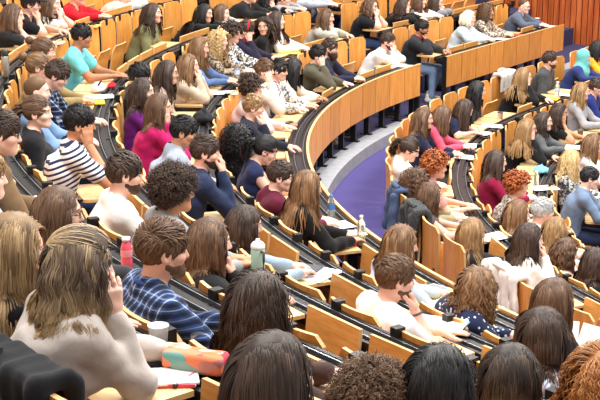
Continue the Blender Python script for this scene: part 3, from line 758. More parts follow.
# ------------------------------------------------------------------ people
person_extra = []
SHOE = None
def shoe_mesh():
    def fn(P):
        d = smin(cap(P, (0, -.06, .045), (0, .11, .035), .042, .036), cap(P, (0, -.05, .05), (0, -.045, .11), .04, .042), .03)
        return np.maximum(d, -(P[:, 2] - .004))
    V, Q = solid(fn, (-.06, -.13, -.02), (.06, .18, .17), .011)
    mb = MB(); mb.add(V, Q, np.where(V[Q].mean(1)[:, 2] < .024, 1, 0)); return mb
SHOES = {}
for i, c in enumerate(((40,36,36), (120,72,48), (210,206,200), (58,60,72))):
    SHOES[i] = shoe_mesh().mesh('shoe', [plain('shoe_upper_%s' % 'abcd'[i], c, .6), plain('shoe_sole', (222,218,210), .6)])
TROUSERS = [(44,54,84), (28,28,32), (64,80,118), (52,50,54), (34,40,62), (96,92,86)]
def build_person(p, seat_s, idx):
    global person_extra
    person_extra = []
    t, k = p['row']; R, z = row_rz(t, k); fl = floor_of(t, k)
    x, y, n = pos(R, seat_s); rz = rz_seat(seat_s, R, n)
    dist = p['dist']; lod = 'near' if dist < 8.2 else ('mid' if dist < 13 else 'far'); hl = 'hi' if dist < 11 else 'lo'
    gz = (math.atan2(12 - y, 30 - x) - math.pi/2 - rz + math.pi) % (2*math.pi) - math.pi
    gz = max(-.9, min(.9, gz))
    extra = sum(math.radians(float(e[3:])) for e in p['ex'] if e.startswith('rot'))
    rz1 = rz + gz*.45 + extra
    x += -math.sin(rz)*.17 + math.sin(rz1)*.17; y += math.cos(rz)*.17 - math.cos(rz1)*.17; rz = rz1
    c, s = math.cos(rz), math.sin(rz)
    w = p['head'] - np.array([x, y, fl])
    Ht = np.array([c*w[0] + s*w[1], -s*w[0] + c*w[1], w[2]])
    fem = 1 if p['sex'] == 'f' else 0
    rg = np.random.default_rng(idx + 100)
    yaw = gz*.5 + rg.uniform(-.16, .12); pit = rg.uniform(-.16, -.02); roll = rg.uniform(-.05, .05)
    if p['pose'] == 'write': pit = -.5
    if p['id'] in ('whitecurl', 'sleeveless', 'cream', 'curlydots'): pit = -.42
    if 'turn' in p['ex']: yaw = -1.5
    if p['pose'] in ('cheekR',): roll = .1; 
    cy, sy, cp, sp, cr, sr = math.cos(yaw), math.sin(yaw), math.cos(pit), math.sin(pit), math.cos(roll), math.sin(roll)
    Hr = np.array([[cy,-sy,0],[sy,cy,0],[0,0,1]]) @ np.array([[1,0,0],[0,cp,-sp],[0,sp,cp]]) @ np.array([[cr,0,sr],[0,1,0],[-sr,0,cr]])
    Nk = Ht + Hr @ np.array([0, -.045, -.16])
    Pv = np.array([0, .185, .545]); f = lambda a: Pv + (Nk - Pv)*a
    up = unit(Nk - Pv); hunch = np.array([0, -.025, 0])
    sw = .158 if fem else .182; bw = .92 if fem else 1.04
    sh = {sd: Nk + np.array([sd*sw, .005, -.055]) for sd in (-1, 1)}
    Hc = Ht + Hr @ np.array([0, .07, -.1])
    arms = {}; hands = {}
    for sd in (-1, 1):
        pose = p['pose']; side = 'R' if sd > 0 else 'L'
        raised = pose == 'both' or pose.endswith(side)
        if raised and pose != 'write':
            if pose.startswith('cheek'):
                W = Ht + Hr @ (np.array([sd*.06, .12, -.15]) if 'fwd' in p['ex'] else np.array([sd*.085, .08, -.13])); hd = (Hr @ np.array([-sd*.12, -.2, 1]), Hr @ np.array([-sd*1., -.25, 0]), 'relax' if 'fwd' in p['ex'] else 'flat')
            elif pose == 'both':
                W = Hc + np.array([sd*.05, .045, -.05]); hd = (unit(np.array([-sd*.45, .1, 1])), np.array([-sd*.5, -1, .1]), 'fist')
            else:
                W = Hc + np.array([sd*.05, .03, -.075]); hd = (unit(np.array([-sd*.35, -.12, 1])), np.array([-sd*.35, -1, 0]), 'fist')
            ck = pose.startswith('cheek'); fw = 'fwd' in p['ex']; E = np.array([W[0] + sd*(.06 if fw else .11 if ck else .07), W[1] + (.05 if fw else .15 if ck else .07), .79])
            dv = E - W; ln = np.linalg.norm(dv); mx = .33
            if ln > mx: E = W + dv*mx/ln
            ua = E - sh[sd]; lu = np.linalg.norm(ua)
            if lu > .34: E = sh[sd] + ua*.34/lu; ua = E - sh[sd]
            dv = E - W; ln = np.linalg.norm(dv)
            if ln > .34: E = W + dv*.34/ln
            if np.linalg.norm(ua) < .2: E = E + np.array([sd*.06, .08, 0])
        elif pose == 'lap':
            E = sh[sd] + np.array([sd*.07, .02, -.27]); W = E + np.array([-sd*.15, .2, -.07]); hd = (np.array([-sd*.5, .8, -.2]), (0, 0, -1), 'relax')
        else:
            E = np.array([sd*.235 + Nk[0], float(np.clip(sh[sd][1] + .18, .28, .50)), .80]); W = E + np.array([-sd*.15, .21, -.005])
            hd = (np.array([-sd*.35, .95, -.02]), (0, 0, -1), 'relax' if rg.random() < .7 else 'flat')
            if pose == 'write' and sd > 0: W = E + np.array([-sd*.16, .19, .01]); hd = (np.array([-sd*.5, .85, -.1]), (-sd*.5, 0, -.9), 'pen')
        arms[sd] = (E, W); hands[sd] = hd
    kn = {sd: np.array([sd*.12, .6, .5]) for sd in (-1, 1)}; ank = {sd: np.array([sd*.12, .54 + .04*sd, .1]) for sd in (-1, 1)}
    def torso(P):
        d = cap(P, Pv + [-.075, 0, 0], Pv + [.075, 0, 0], .125*(1.02 if fem else .98))
        a = f(.34) + hunch; d = smin(d, cap(P, a + [-.055*bw, 0, 0], a + [.055*bw, 0, 0], .108 if fem else .12), .09)
        a = f(.66) + hunch; d = smin(d, cap(P, a + [-.075*bw, 0, 0], a + [.075*bw, 0, 0], .104 if fem else .118), .09)
        if fem:
            for sd in (-1, 1): d = smin(d, cap(P, f(.66) + [sd*.07, .07, 0], f(.63) + [sd*.07, .085, -.01], .058), .05)
        d = smin(d, cap(P, sh[-1] + [.02, -.01, 0], sh[1] + [-.02, -.01, 0], .062), .07)
        for sd in (-1, 1): d = smin(d, cap(P, Nk + [sd*.02, -.012, .0], sh[sd], .05, .052), .05)
        return d
    def uarm(P, sd, e=1.):
        a = sh[sd]; b = sh[sd] + (arms[sd][0] - sh[sd])*e; r = .05 if fem else .056; r2 = .041 if fem else .046
        return cap(P, a, b, r, r + (r2 - r)*e)
    def farm(P, sd, e=1.):
        E, W = arms[sd]; r = .041 if fem else .046; return cap(P, E, E + (W - E)*e, r, r + ((.025 if fem else .029) - r)*e)
    def legs(P):
        d = cap(P, Pv + [-.075, 0, 0], Pv + [.075, 0, 0], .115)
        for sd in (-1, 1):
            d = smin(d, cap(P, Pv + [sd*.085, .02, -.03], kn[sd], .083, .06), .04); d = smin(d, cap(P, kn[sd], ank[sd], .058, .04), .03)
        return d
    def bodyf(P):
        P = P.astype(np.float32); d = torso(P)
        for sd in (-1, 1): d = np.minimum(d, uarm(P, sd))
        return d
    pts = np.array([Ht] + [q for sd in (-1, 1) for q in (arms[sd][0], arms[sd][1], sh[sd])] + [Pv])
    h = {'near': .0105, 'mid': .015, 'far': .021}[lod]
    lo = np.minimum(pts.min(0) - .16, [-.24, -.02, .40]); hi_ = np.maximum(pts.max(0) + .12, [.24, .3, .6])
    hi_[2] = max(q[2] for q in pts[1:]) + .1
    hi_[2] = max(hi_[2], Nk[2] + .06)
    G, nn, lo = grid(lo, hi_, h)
    dt = torso(G); da = {sd: (uarm(G, sd), farm(G, sd)) for sd in (-1, 1)}
    # garment
    ds = dt - .008
    for sd in (-1, 1):
        if p['sl'] == 's': ds = smin(ds, uarm(G, sd, .62) - .013, .03)
        elif p['sl'] == 'l': ds = smin(ds, smin(da[sd][0], farm(G, sd, .95), .02) - .011, .03)
    if 'hood' in p['ex']:
        for sd in (-1, 1): ds = smin(ds, cap(G, Nk + [sd*.085, .01, .005], Nk + [sd*.02, -.085, -.01], .03), .025)
        ds = smin(ds, cap(G, Nk + [0, -.085, -.01], Nk + [0, -.11, -.1], .04), .03)
    ds = smax(ds, -cap(G, Nk + [0, .005, -.02], Ht + Hr @ np.array([0, -.025, -.08]), .06 if p['sl'] != 'n' else .075), .012)
    big = p['top'] in ('sweater', 'jacket', 'hoodie', 'cardigan', 'coat')
    ds = ds + wob(G, 34, .009 if big else .007) + wob(G[:, [1, 2, 0]], 62, .005 if big else .004) - (.006 if big else .002)
    ds = smax(ds, .44 - G[:, 2] - .0*G[:, 2], .02)
    SV, SQ = snets(ds.reshape(nn), lo, h)
    # skin body: torso, arms and legs
    db = dt + .004
    for sd in (-1, 1): db = smin(db, smin(da[sd][0], da[sd][1], .02), .025)
    db = smin(db, cap(G, Nk + [0, 0, -.03], Ht + Hr @ np.array([0, -.03, -.09]), .05 if fem else .056), .03)
    BV, BQ = snets(db.reshape(nn), lo, h)
    LV, LQ = solid(lambda P: legs(P) - .006 + wob(P, 40, .004), (-.27, .0, .06), (.27, .70, .72), .017 if lod == 'near' else .026)
    GV, GQ = solid(legs, (-.27, .0, .06), (.27, .70, .72), .03)
    si = 4 if p['id'] in ('teal', 'jacketred', 'cream') else (5 if p['id'] in ('stripes', 'greyman2', 'curlgrey', 'blackchin') else idx % 4)
    mb = MB()
    HV, HQ, HMm = HEADS[fem, hl]; mb.add(HV @ Hr.T + Ht, HQ, HMm)
    mb.add(BV, BQ, 0); mb.add(GV, GQ, 0)
    for sx in (-1, 1):
        V, Q = uv_sphere((0, 0, 0), 1., 12, 8); V = V*np.array([.0135, .0095, .0056]); loc = V[Q].mean(1); V = V + np.array([sx*.033, .0825, .004])
        mb.add(V @ Hr.T + Ht, Q, np.where((np.abs(loc[:, 0]) < .0062) & (loc[:, 1] > 0), 2, 1))
    for sd in (-1, 1):
        d, nrm, kind = hands[sd]; V, Q = HANDS[kind, 'hi' if lod == 'near' else 'lo']
        if sd < 0: V = V*np.array([-1, 1, 1]); Q = Q[:, ::-1]
        Fm = frame(d, nrm)
        sc = .93 if fem else 1.02
        mb.add((V*sc) @ Fm.T + arms[sd][1] - Fm[:, 1]*0.0, Q, 0)
    root = mb.obj('person', [skin_mat(si), M_EYE, M_IRIS, lip_mat(si)])
    root.location = (x, y, fl); root.rotation_euler = (0, 0, rz)
    tag(root, p['who'] + ', ' + p['more'], 'person', 'seated lecture audience')
    sm = MB(); sm.add(SV, SQ); sm.obj(p['top'], fabric(p['col'], p['pat']), root)
    tr = MB(); tr.add(LV, LQ); tc = (126,150,184) if 'jeans' in p['ex'] else TROUSERS[idx % 6]
    tr.obj('trousers', fabric(tc), root)
    for sd in (-1, 1):
        o = put('shoe', SHOES[2 if 'jeans' in p['ex'] else idx % 4], root); o.location = (ank[sd][0], ank[sd][1] + .0, 0.0)
    # hair
    if p['hair'] == 'hijab':
        def fn(P):
            L = (P - Ht.astype(np.float32)) @ Hr.astype(np.float32)
            d = skull(L, 1) - .014
            d = smin(d, cap(P, Ht + Hr @ np.array([0, -.02, -.06]), Nk + [0, .01, -.06], .08, .145), .06)
            d = smin(d, cap(P, Nk + [-.1, 0, -.05], Nk + [.1, 0, -.05], .085), .06)
            d = smax(d, -ell(L, (0, .1, -.01), (.056, .06, .08)), .01)
            return d + wob(P, 60, .004)
        V, Q = solid(fn, Ht - [.25, .25, .36], Ht + [.25, .2, .16], .012); hb = MB(); hb.add(V, Q); hb.obj('headscarf', fabric((112,190,186)), root)
    else:
        hb = build_hair(p['hair'], p['hc'], p['hl'], p['sex'], Hr, Ht, bodyf, lod, dist, p['id'])
        for sx in (-1, 1):
            b = np.array([[sx*.016, .091, .021], [sx*.032, .0905, .0275], [sx*.048, .08, .023]]); hb.tube(b @ Hr.T + Ht, .0035, 5)
        hb.obj('hair', hair_mat(p['hc']), root, attrs=True)
    for nm, m2, mt in person_extra: m2.obj(nm, mt, root)
    def child(nm, mbb, mat): return mbb.obj(nm, mat, root)
    if 'beard' in p['ex'] or 'bigbeard' in p['ex']:
        V, Q = beard_mesh(.018 if 'bigbeard' in p['ex'] else .0035, hl); m2 = MB(); m2.add(V @ Hr.T + Ht, Q, 0, .55); m2.obj('beard', hair_mat(p['hc']), root, attrs=True)
    if 'glasses' in p['ex']:
        m2 = MB(); a = np.linspace(0, 2*np.pi, 15)
        T = lambda q: np.asarray(q) @ Hr.T + Ht
        for sx in (-1, 1):
            m2.tube(T(np.stack([sx*.033 + .023*np.cos(a), .101 - .006*np.abs(np.cos(a)) , .002 + .018*np.sin(a)], 1)), .0018, 5)
            m2.tube(T([[sx*.056, .094, .006], [sx*.078, .05, .006], [sx*.081, -.01, .004], [sx*.08, -.025, -.01]]), .0018, 5)
        m2.tube(T([[-.011, .103, .006], [0, .106, .008], [.011, .103, .006]]), .0018, 5)
        child('glasses', m2, plain('spectacle_frame', (20,20,24), .3))
    if 'headband' in p['ex']:
        a = np.linspace(.0, np.pi, 15); m2 = MB(); q = np.stack([.086*np.cos(a), .03 + 0*a, .03 + .102*np.sin(a)], 1); m2.tube(q @ Hr.T + Ht, .013, 7); child('headband', m2, fabric((206,40,50)))
    if 'scarf' in p['ex']:
        a = np.linspace(0, 2*np.pi, 17); m2 = MB(); m2.tube(Nk + np.stack([.085*np.cos(a), .01 + .085*np.sin(a), .0 + .015*np.sin(a*3)], 1), .036, 8)
        m2.tube([Nk + [.05, .09, -.01], Nk + [.07, .13, -.12], Nk + [.08, .14, -.25]], [.036, .045, .04], 8); child('scarf', m2, fabric((112,34,58)))
    if 'redcollar' in p['ex']:
        a = np.linspace(0, 2*np.pi, 17); m2 = MB(); m2.tube(Nk + np.stack([.078*np.cos(a), -.005 + .078*np.sin(a), .012 + 0*a], 1), .026, 7); child('collar', m2, fabric((150,26,38)))
    if p['top'] in ('shirt', 'polo_shirt') and lod != 'far':
        a = np.linspace(0, 2*np.pi, 17); m2 = MB(); m2.tube(Nk + np.stack([.066*np.cos(a), .0 + .066*np.sin(a), .018 - .02*np.sin(a)], 1), .013, 6); child('collar', m2, fabric(p['col'] if p['pat'] != 'stripe' else (40,46,80), 'plain'))
    if 'watch' in p['ex']:
        E, W = arms[1]; d = unit(W - E); c0 = W - d*.02; u = unit(np.cross(d, [0, 0, 1.])); v = np.cross(d, u); a = np.linspace(0, 2*np.pi, 13); m2 = MB()
        m2.tube(c0 + .0335*(np.cos(a)[:, None]*u + np.sin(a)[:, None]*v), .007, 5); child('wristwatch', m2, plain('watch_strap', (90,70,60), .5))
    if 'cap' in p['ex']:
        V, Q = hair_cap(.024, 0., fem, 'lo', .03); V = V[:]; m2 = MB(); keep = V[Q].mean(1)[:, 2] > .035; m2.add(V @ Hr.T + Ht, Q[keep])
        m2.box((0, 0, 0), (.12, .11, .008)); m2.V[-1] = (m2.V[-1] + np.array([0, .13, .055])) @ Hr.T + Ht; child('cap', m2, fabric((30,30,34)))
    if p['pose'] == 'write':
        W = arms[1][1]; d = hands[1][0]; tip = W + unit(d)*.1 + np.array([0, 0, -.03]); m2 = MB(); m2.tube([tip, tip + np.array([.05, -.06, .12])], .004, 6)
        o = m2.obj('pen', plain('pen_barrel', (30,60,150), .3)); o.location = root.location; o.rotation_euler = root.rotation_euler
        tag(o, 'pen held by the ' + p['who'], 'pen')
    return root
# ------------------------------------------------------------------ floor, wall
FLOORS = []
mb = MB()
SMIN = math.radians(-88); 
def band(t_R, ra, rb, za, zb, mat):
    strip(mb, t_R, SMIN*t_R, WALL_S, ra, rb, za, zb, mat, .25)
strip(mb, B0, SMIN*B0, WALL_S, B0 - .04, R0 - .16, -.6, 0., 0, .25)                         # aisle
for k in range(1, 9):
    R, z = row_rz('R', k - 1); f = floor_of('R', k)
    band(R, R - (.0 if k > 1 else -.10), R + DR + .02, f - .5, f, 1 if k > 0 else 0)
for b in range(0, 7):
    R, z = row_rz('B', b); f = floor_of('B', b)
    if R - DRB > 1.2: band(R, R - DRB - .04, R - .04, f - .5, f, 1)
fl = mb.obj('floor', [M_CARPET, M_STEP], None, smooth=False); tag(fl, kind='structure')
mb = MB(); strip(mb, R0, SMIN*R0, WALL_S, R0 - .16, R0 + .10, -.3, floor_of('R', 1), 0, .12)
tag(mb.obj('trim_1', M_PLINTH, None, smooth=False), kind='structure')
# slatted timber end wall, square to the straight rows
n0 = np.array([-math.cos(T0), -math.sin(T0)]); d0 = np.array([math.sin(T0), -math.cos(T0)])
mb = MB(); wc = np.array([CX + R0*math.cos(T0), CY + R0*math.sin(T0)]) + d0*WALL_S
ang = math.atan2(n0[1], n0[0])
for i in range(-70, 60):
    c = wc + n0*(i*.118); mb.box((c[0] + d0[0]*.03, c[1] + d0[1]*.03, 3.2), (.1, .06, 9.0), 0, ang)
c = wc - n0*.6; mb.box((c[0] + d0[0]*.12, c[1] + d0[1]*.12, 3.2), (15.4, .12, 9.), 1, ang)
tag(mb.obj('wall_back', [M_SLAT, plain('wall_gap', (60,26,14), .8)], None, smooth=False), kind='structure')
mb = MB(); c = wc + n0*4.5 - d0*.02; mb.box((c[0], c[1], .06), (9., .03, .12), 0, ang)
tag(mb.obj('baseboard_back', plain('white_skirting', (214,214,212), .5), None, smooth=False), kind='structure')
mb = MB(); Rw = R0 + 9.15*DR; strip(mb, Rw, SMIN*Rw, WALL_S, Rw, Rw + .2, floor_of('R', 8) - .3, 8.6, 0, .3)
tag(mb.obj('wall_left', plain('pale_wall', (226,222,214), .8), None, smooth=False), kind='structure')
# ------------------------------------------------------------------ desks
def leaf_mesh():
    mb = MB(); W, D, th = .452, .31, .022
    pts = [(-W/2, 0), (W/2, 0), (W/2, -D + .04), (W/2 - .012, -D + .012), (W/2 - .04, -D), (-W/2 + .04, -D), (-W/2 + .012, -D + .012), (-W/2, -D + .04)]
    n = len(pts); V = [(x, y, 0) for x, y in pts] + [(x, y, -th) for x, y in pts]
    mb.add(V + [(0, -D/2, 0), (0, -D/2, -th)], [[i, n+i, n+(i+1) % n, (i+1) % n] for i in range(n)], 1)
    mb.n -= 0
    b = 0
    mb.F.append(np.array([[(i+1) % n, 2*n, 2*n, i][::-1] for i in range(n)])[:, [0,1,2,3]]); 
    mb.F[-1] = np.array([[i, (i+1) % n, 2*n, 2*n] for i in range(n)]); mb.M.append(np.zeros(n, int))
    mb.F.append(np.array([[n + (i+1) % n, n + i, 2*n+1, 2*n+1] for i in range(n)])); mb.M.append(np.full(n, 2))
    return mb.mesh('desk_leaf', [M_LEAF, M_EDGE, M_LEAF_ORANGE], smooth=False)
LEAF = leaf_mesh(); LEAF2 = LEAF.copy(); LEAF2.materials[0] = M_LEAF_ORANGE  # hung leaves take the orange veneer on their top face too
def pole_mesh(h):
    mb = MB(); mb.box((0, 0, h/2), (.045, .07, h)); mb.box((0, 0, .01), (.07, .16, .02)); return mb.mesh('leg', [M_BLACK], smooth=False)
POLE = pole_mesh(1.0)
def block_mesh():
    mb = MB(); mb.box((0, 0, 0), (.05, .06, .075)); mb.box((0, -.05, -.045), (.03, .12, .03)); return mb.mesh('bracket', [M_BLACK], smooth=False)
BLOCK = block_mesh()
def panel_mesh():
    mb = MB(); W, Hh, th = .468, .453, .022
    mb.box((0, 0, -Hh/2), (W, th, Hh), 0); return mb.mesh('panel', [M_SEAT], smooth=False)
PANEL = panel_mesh()
ORD = ['first','second','third','fourth','fifth','sixth','seventh','eighth','ninth','tenth','eleventh','twelfth','thirteenth','fourteenth','fifteenth']
ROWNAME = {('R',0): 'desk behind the curved orange front panel by the purple aisle', ('R',1): 'second curved desk of the upper block, above the front panel row',
           ('R',2): 'third curved desk of the upper block, before the white T-shirt and striped polo', ('R',3): 'fourth curved desk of the upper block, before the plaid shirt and striped polo seat backs',
           ('R',4): 'curved desk in the foreground holding the pencil case', ('R',5): 'curved desk rail at the bottom left corner behind the black draped jacket',
           ('B',1): 'top curved desk of the lower block, just below the aisle', ('B',2): 'second curved desk of the lower block', ('B',3): 'third curved desk of the lower block at the right edge'}
def desk(t, k):
    """desk rail along row curve (t,k); it serves the people of row k+1 (upper) or k-1 (lower)"""
    R, z = row_rz(t, k); pr = (t, k + 1) if t == 'R' else (t, k - 1)
    fl = floor_of(*pr); zt = z - .02
    seats = SEATS.get(pr)
    if seats is None: seats = [[q[0]*row_rz(t, k + 1)[0]/R, None] for q in SEATS[t, k]] if t == 'R' else []
    Rs = row_rz(*pr)[0]
    conv = lambda s: s*R/Rs if s < 0 else s
    ss = [(conv(s), p) for s, p in seats]
    if not ss: return
    s_lo, s_hi = min(s for s, p in ss) - .3, max(s for s, p in ss) + .26
    spans = [(s_lo, s_hi)]
    if t == 'R' and s_lo < 0 < s_hi: spans = [(s_lo, 0.), (GAP, s_hi)]
    x, y, n = pos(R, (s_lo + min(s_hi, 0))/2)
    root = empty('lecture_desk', (x, y, fl)); inv_l = -np.array([x, y, fl])
    tag(root, ROWNAME[t, k], 'desk', 'curved lecture desks')
    r0 = R + (.045 if not (t == 'R' and k == 0) else .014)
    tr = MB(); ms = MB()
    for a, b in spans:
        strip(tr, R, a, b, r0, r0 + .19, zt - .07, zt - .022, 0)
        strip(tr, R, a, b, r0, r0 + .022, zt - .022, zt, 0); strip(tr, R, a, b, r0 + .168, r0 + .19, zt - .022, zt - .002, 0)
        strip(tr, R, a, b, r0 + .075, r0 + .115, zt - .022, zt - .004, 0)
        for q in (.03, .122): strip(ms, R, a, b, r0 + q, r0 + q + .008, zt - .0218, zt - .001)
    for m_ in (tr, ms):
        for V in m_.V: V += inv_l
    tro = tr.obj('trough', M_BLACK, root, smooth=False); ms.obj('metal_strip', M_METAL, tro, smooth=False)
    def at(name, me, s, r, zz, rx=0.):
        xx, yy, nn = pos(R, s); o = put(name, me, root)
        o.location = (xx - nn[0]*(r - R) - x, yy - nn[1]*(r - R) - y, zz - fl); o.rotation_euler = (rx, 0, rz_seat(s, R, nn)); return o
    for s, p in ss:
        xx, yy, nn = pos(R, s); xx -= nn[0]*.38; yy -= nn[1]*.38
        if p is not None or any(math.hypot(xx - a, yy - b) < .31 for a, b in USED.get(pr, ())): at('desk_leaf', LEAF, s, r0 + .20, zt + .002)
        else: at('desk_leaf', LEAF2, s, r0 + .215, zt + .07, math.radians(84))
    bnd = sorted(set([round(ss[0][0] - PITCH_SEAT/2, 3)] + [round((a[0] + b[0])/2, 3) if b[0] - a[0] < .8 else round(a[0] + PITCH_SEAT/2, 3) for a, b in zip(ss, ss[1:])] + [round(ss[-1][0] + PITCH_SEAT/2 - .03, 3)]))
    for s in bnd:
        if t == 'R' and -.02 < s < GAP: s = -.03 if s < GAP/2 else GAP + .03
        lg = at('leg', POLE, s, r0 + .1, fl); lg.scale = (1, 1, zt - .07 - fl)
        if not (t == 'R' and k == 0): at('bracket', BLOCK, s, r0 + .0, zt + .012)
    if t == 'R' and k == 0:
        ns = 0
        for a, b in ((math.radians(-84.5)*R, 0.), (GAP, 5.24)):
            m = round((b - a)/PITCH_SEAT)
            for i in range(m):
                s = a + (b - a)*(i + .5)/m
                if s_lo - .1 < s < s_hi + .1: at('panel', PANEL, s, R, z - .004); ns += 1
        tp = MB()
        for a, b in spans: strip(tp, R, a, b, R - .014, R + .0138, z - .006, z + .006)
        for V in tp.V: V += inv_l
        tp.obj('panel_cap', M_EDGE, root, smooth=False)
        for s in (-.02, GAP + .02, 5.25):
            if s_lo < s < s_hi + .1: q = at('end_post', POLE, s, R + .03, fl); q.scale = (1, 1, z - fl)
    return root
# ------------------------------------------------------------------ seats
def back_mesh():
    mb = MB(); W, th, z0, z1 = .455, .02, .56, 1.055
    nx, nz = 12, 8; V = []
    def edge(u):      # top edge with rounded shoulders
        a = abs(u); return z1 - (.0 if a < .8 else .05*((a - .8)/.2)**2.2)
    for side in (0, 1):
        for i in range(nx + 1):
            u = -1 + 2*i/nx
            for j in range(nz + 1):
                zz = z0 + (edge(u) - z0)*j/nz
                yy = -.038*(1 - u*u) + .02 - .02*((zz - .8)/.25)**2*.5
                V.append((u*W/2, yy - (th if side else 0), zz))
    st = (nx + 1)*(nz + 1); g = lambda s, i, j: s*st + i*(nz + 1) + j
    Q = [[g(0,i,j), g(0,i,j+1), g(0,i+1,j+1), g(0,i+1,j)] for i in range(nx) for j in range(nz)] + [[g(1,i,j), g(1,i+1,j), g(1,i+1,j+1), g(1,i,j+1)] for i in range(nx) for j in range(nz)]
    m = [0]*len(Q)
    E = [[g(0,i,nz), g(1,i,nz), g(1,i+1,nz), g(0,i+1,nz)] for i in range(nx)] + [[g(0,i+1,0), g(1,i+1,0), g(1,i,0), g(0,i,0)] for i in range(nx)]
    E += [[g(0,0,j), g(1,0,j), g(1,0,j+1), g(0,0,j+1)] for j in range(nz)] + [[g(0,nx,j+1), g(1,nx,j+1), g(1,nx,j), g(0,nx,j)] for j in range(nz)]
    mb.add(V, Q + E, m + [1]*len(E)); return mb.mesh('backrest', [M_SEAT, M_EDGE], smooth=False)
BACK = back_mesh()
def pan_mesh():
    mb = MB(); nx, ny = 8, 8; W, D, th = .42, .38, .02; V = []
    for side in (0, 1):
        for i in range(nx + 1):
            for j in range(ny + 1):
                u = -1 + 2*i/nx; v = j/ny
                V.append((u*(W/2 - (.03*max(0, v - .8)/.2)), v*D, -.022*(1 - u*u)*math.sin(v*2.6) - .02*max(0, v - .8)/.2 - (th if side else 0)))
    st = (nx + 1)*(ny + 1); g = lambda s, i, j: s*st + i*(ny + 1) + j
    Q = [[g(0,i,j), g(0,i+1,j), g(0,i+1,j+1), g(0,i,j+1)] for i in range(nx) for j in range(ny)] + [[g(1,i,j), g(1,i,j+1), g(1,i+1,j+1), g(1,i+1,j)] for i in range(nx) for j in range(ny)]
    E = [[g(0,i,ny), g(0,i+1,ny), g(1,i+1,ny), g(1,i,ny)] for i in range(nx)] + [[g(0,i+1,0), g(0,i,0), g(1,i,0), g(1,i+1,0)] for i in range(nx)]
    E += [[g(0,0,j), g(0,0,j+1), g(1,0,j+1), g(1,0,j)] for j in range(ny)] + [[g(0,nx,j+1), g(0,nx,j), g(1,nx,j), g(1,nx,j+1)] for j in range(ny)]
    mb.add(V, Q + E, [0]*len(Q) + [1]*len(E)); return mb.mesh('seat_pan', [M_SEAT, M_EDGE], smooth=False)
PAN = pan_mesh()
def frame_mesh():
    mb = MB()
    for sx in (-1, 1):
        mb.box((sx*.17, .0, .34), (.03, .05, .68)); mb.box((sx*.17, .06, .40), (.03, .14, .04)); mb.box((sx*.17, .02, .01), (.05, .16, .02))
    mb.box((0, .0, .40), (.34, .03, .03)); return mb.mesh('seat_frame', [M_BLACK], smooth=False)
FRAME = frame_mesh()
def short(p): return p['who'].replace('person', 'person', 1)
PROTO = None
def seat(t, k, s, p, label, group):
    global PROTO
    R, z = row_rz(t, k); x, y, n = pos(R, s); fl = floor_of(t, k)
    if PROTO is None:
        root = empty('lecture_chair', (0, 0, 0)); b = put('backrest', BACK, root); c = put('seat_pan', PAN, root); f = put('seat_frame', FRAME, root); PROTO = (root, b, c, f); parts = PROTO
    else:
        root = PROTO[0].copy(); COL.objects.link(root); parts = [root]
        for ch in PROTO[1:]:
            q = ch.copy(); COL.objects.link(q); q.parent = root; parts.append(q)
    root.location = (x, y, fl); root.rotation_euler = (0, 0, rz_seat(s, R, n))
    parts[1].location = (0, 0, z + .012 - fl - 1.055)
    if p is None: parts[2].location = (0, .07, .44); parts[2].rotation_euler = (math.radians(80), 0, 0)
    else: parts[2].location = (0, .07, .44); parts[2].rotation_euler = (math.radians(3), 0, 0)
    tag(root, label, 'chair', group); root['group'] = group
    return root
GROUPS = {'R': 'folding seats of the upper block', 'B': 'folding seats of the lower block'}
for (t, k), lst in SEATS.items():
    last = None; cnt = 0
    firstp = next((p for s, p in lst if p), None)
    nlead = sum(1 for _ in iter(lambda it=iter(lst): next(it)[1], None)) if False else 0
    lead = 0
    for s, p in lst:
        if p: break
        lead += 1
    for i, (s, p) in enumerate(lst):
        if p: last = p; cnt = 0; lab = 'plywood seat of the ' + p['who']
        elif last is None: lab = 'empty seat, %s nearer than the ' % ORD[lead - i - 1] + firstp['who']
        else: lab = 'empty seat, %s beyond the ' % ORD[cnt] + last['who']; cnt += 1
        seat(t, k, s, p, lab, GROUPS[t])
for i, p in enumerate(PEOPLE):
    s = next(s for s, q in SEATS[p['row']] if q is p); p['seat_s'] = s
    build_person(p, s, i)
# ------------------------------------------------------------------ things on the desks
USED = {}
def desk_pt(px, py, row):
    t, k = row; rk = ('R', k - 1) if t == 'R' else ('B', k + 1); Rr, zr = row_rz(*rk); z = zr - .017
    x, y = on_plane(px, py, z); r, s = inv(x, y)
    r2 = min(max(r, Rr + .12), Rr + .54); s *= r2/r if s < 0 else 1
    x, y, n = pos(r2, s)
    USED.setdefault(row, []).append((x, y))
    return x, y, z, math.atan2(n[1], n[0]) - math.pi/2
def thing_at(name, px, py, row, label, cat, rot=0., group=None):
    x, y, z, rz = desk_pt(px, py, row); o = empty(name, (x, y, z), rz + math.radians(rot)); tag(o, label, cat, group); return o
M_PAPER = plain('paper_white', (240,240,238), .7); M_CLEAR = plain('clear_plastic', (232,238,240), .12, 0, .5, None, .85)
M_INK = plain('ink_grey', (120,124,132), .7)
def paper(px, py, row, label, rot=0., n=1, col=None, size=(.21, .297), cat='paper', name='paper_sheet', lines=True, th=.004):
    m = M_PAPER if col is None else plain('paper_%d_%d_%d' % col, col, .65)
    o = thing_at(name, px, py, row, label, cat, rot, 'papers and notebooks on the desks')
    mb = MB()
    for i in range(n): mb.box((.006*i, .004*i, th/2 + th*i), (size[0], size[1], th*.96), 0, .12*i)
    sh_ = mb.obj('sheet', m, o, smooth=False)
    if lines:
        mb = MB()
        for j in range(9): mb.box((-.012 + .006*(n-1), .11*size[1]/.297 - j*.027*size[1]/.297, th*n + .0006), (size[0]*(.72 if j % 3 else .55), .005, .0008))
        mb.obj('writing', M_INK, sh_, smooth=False)
    return o
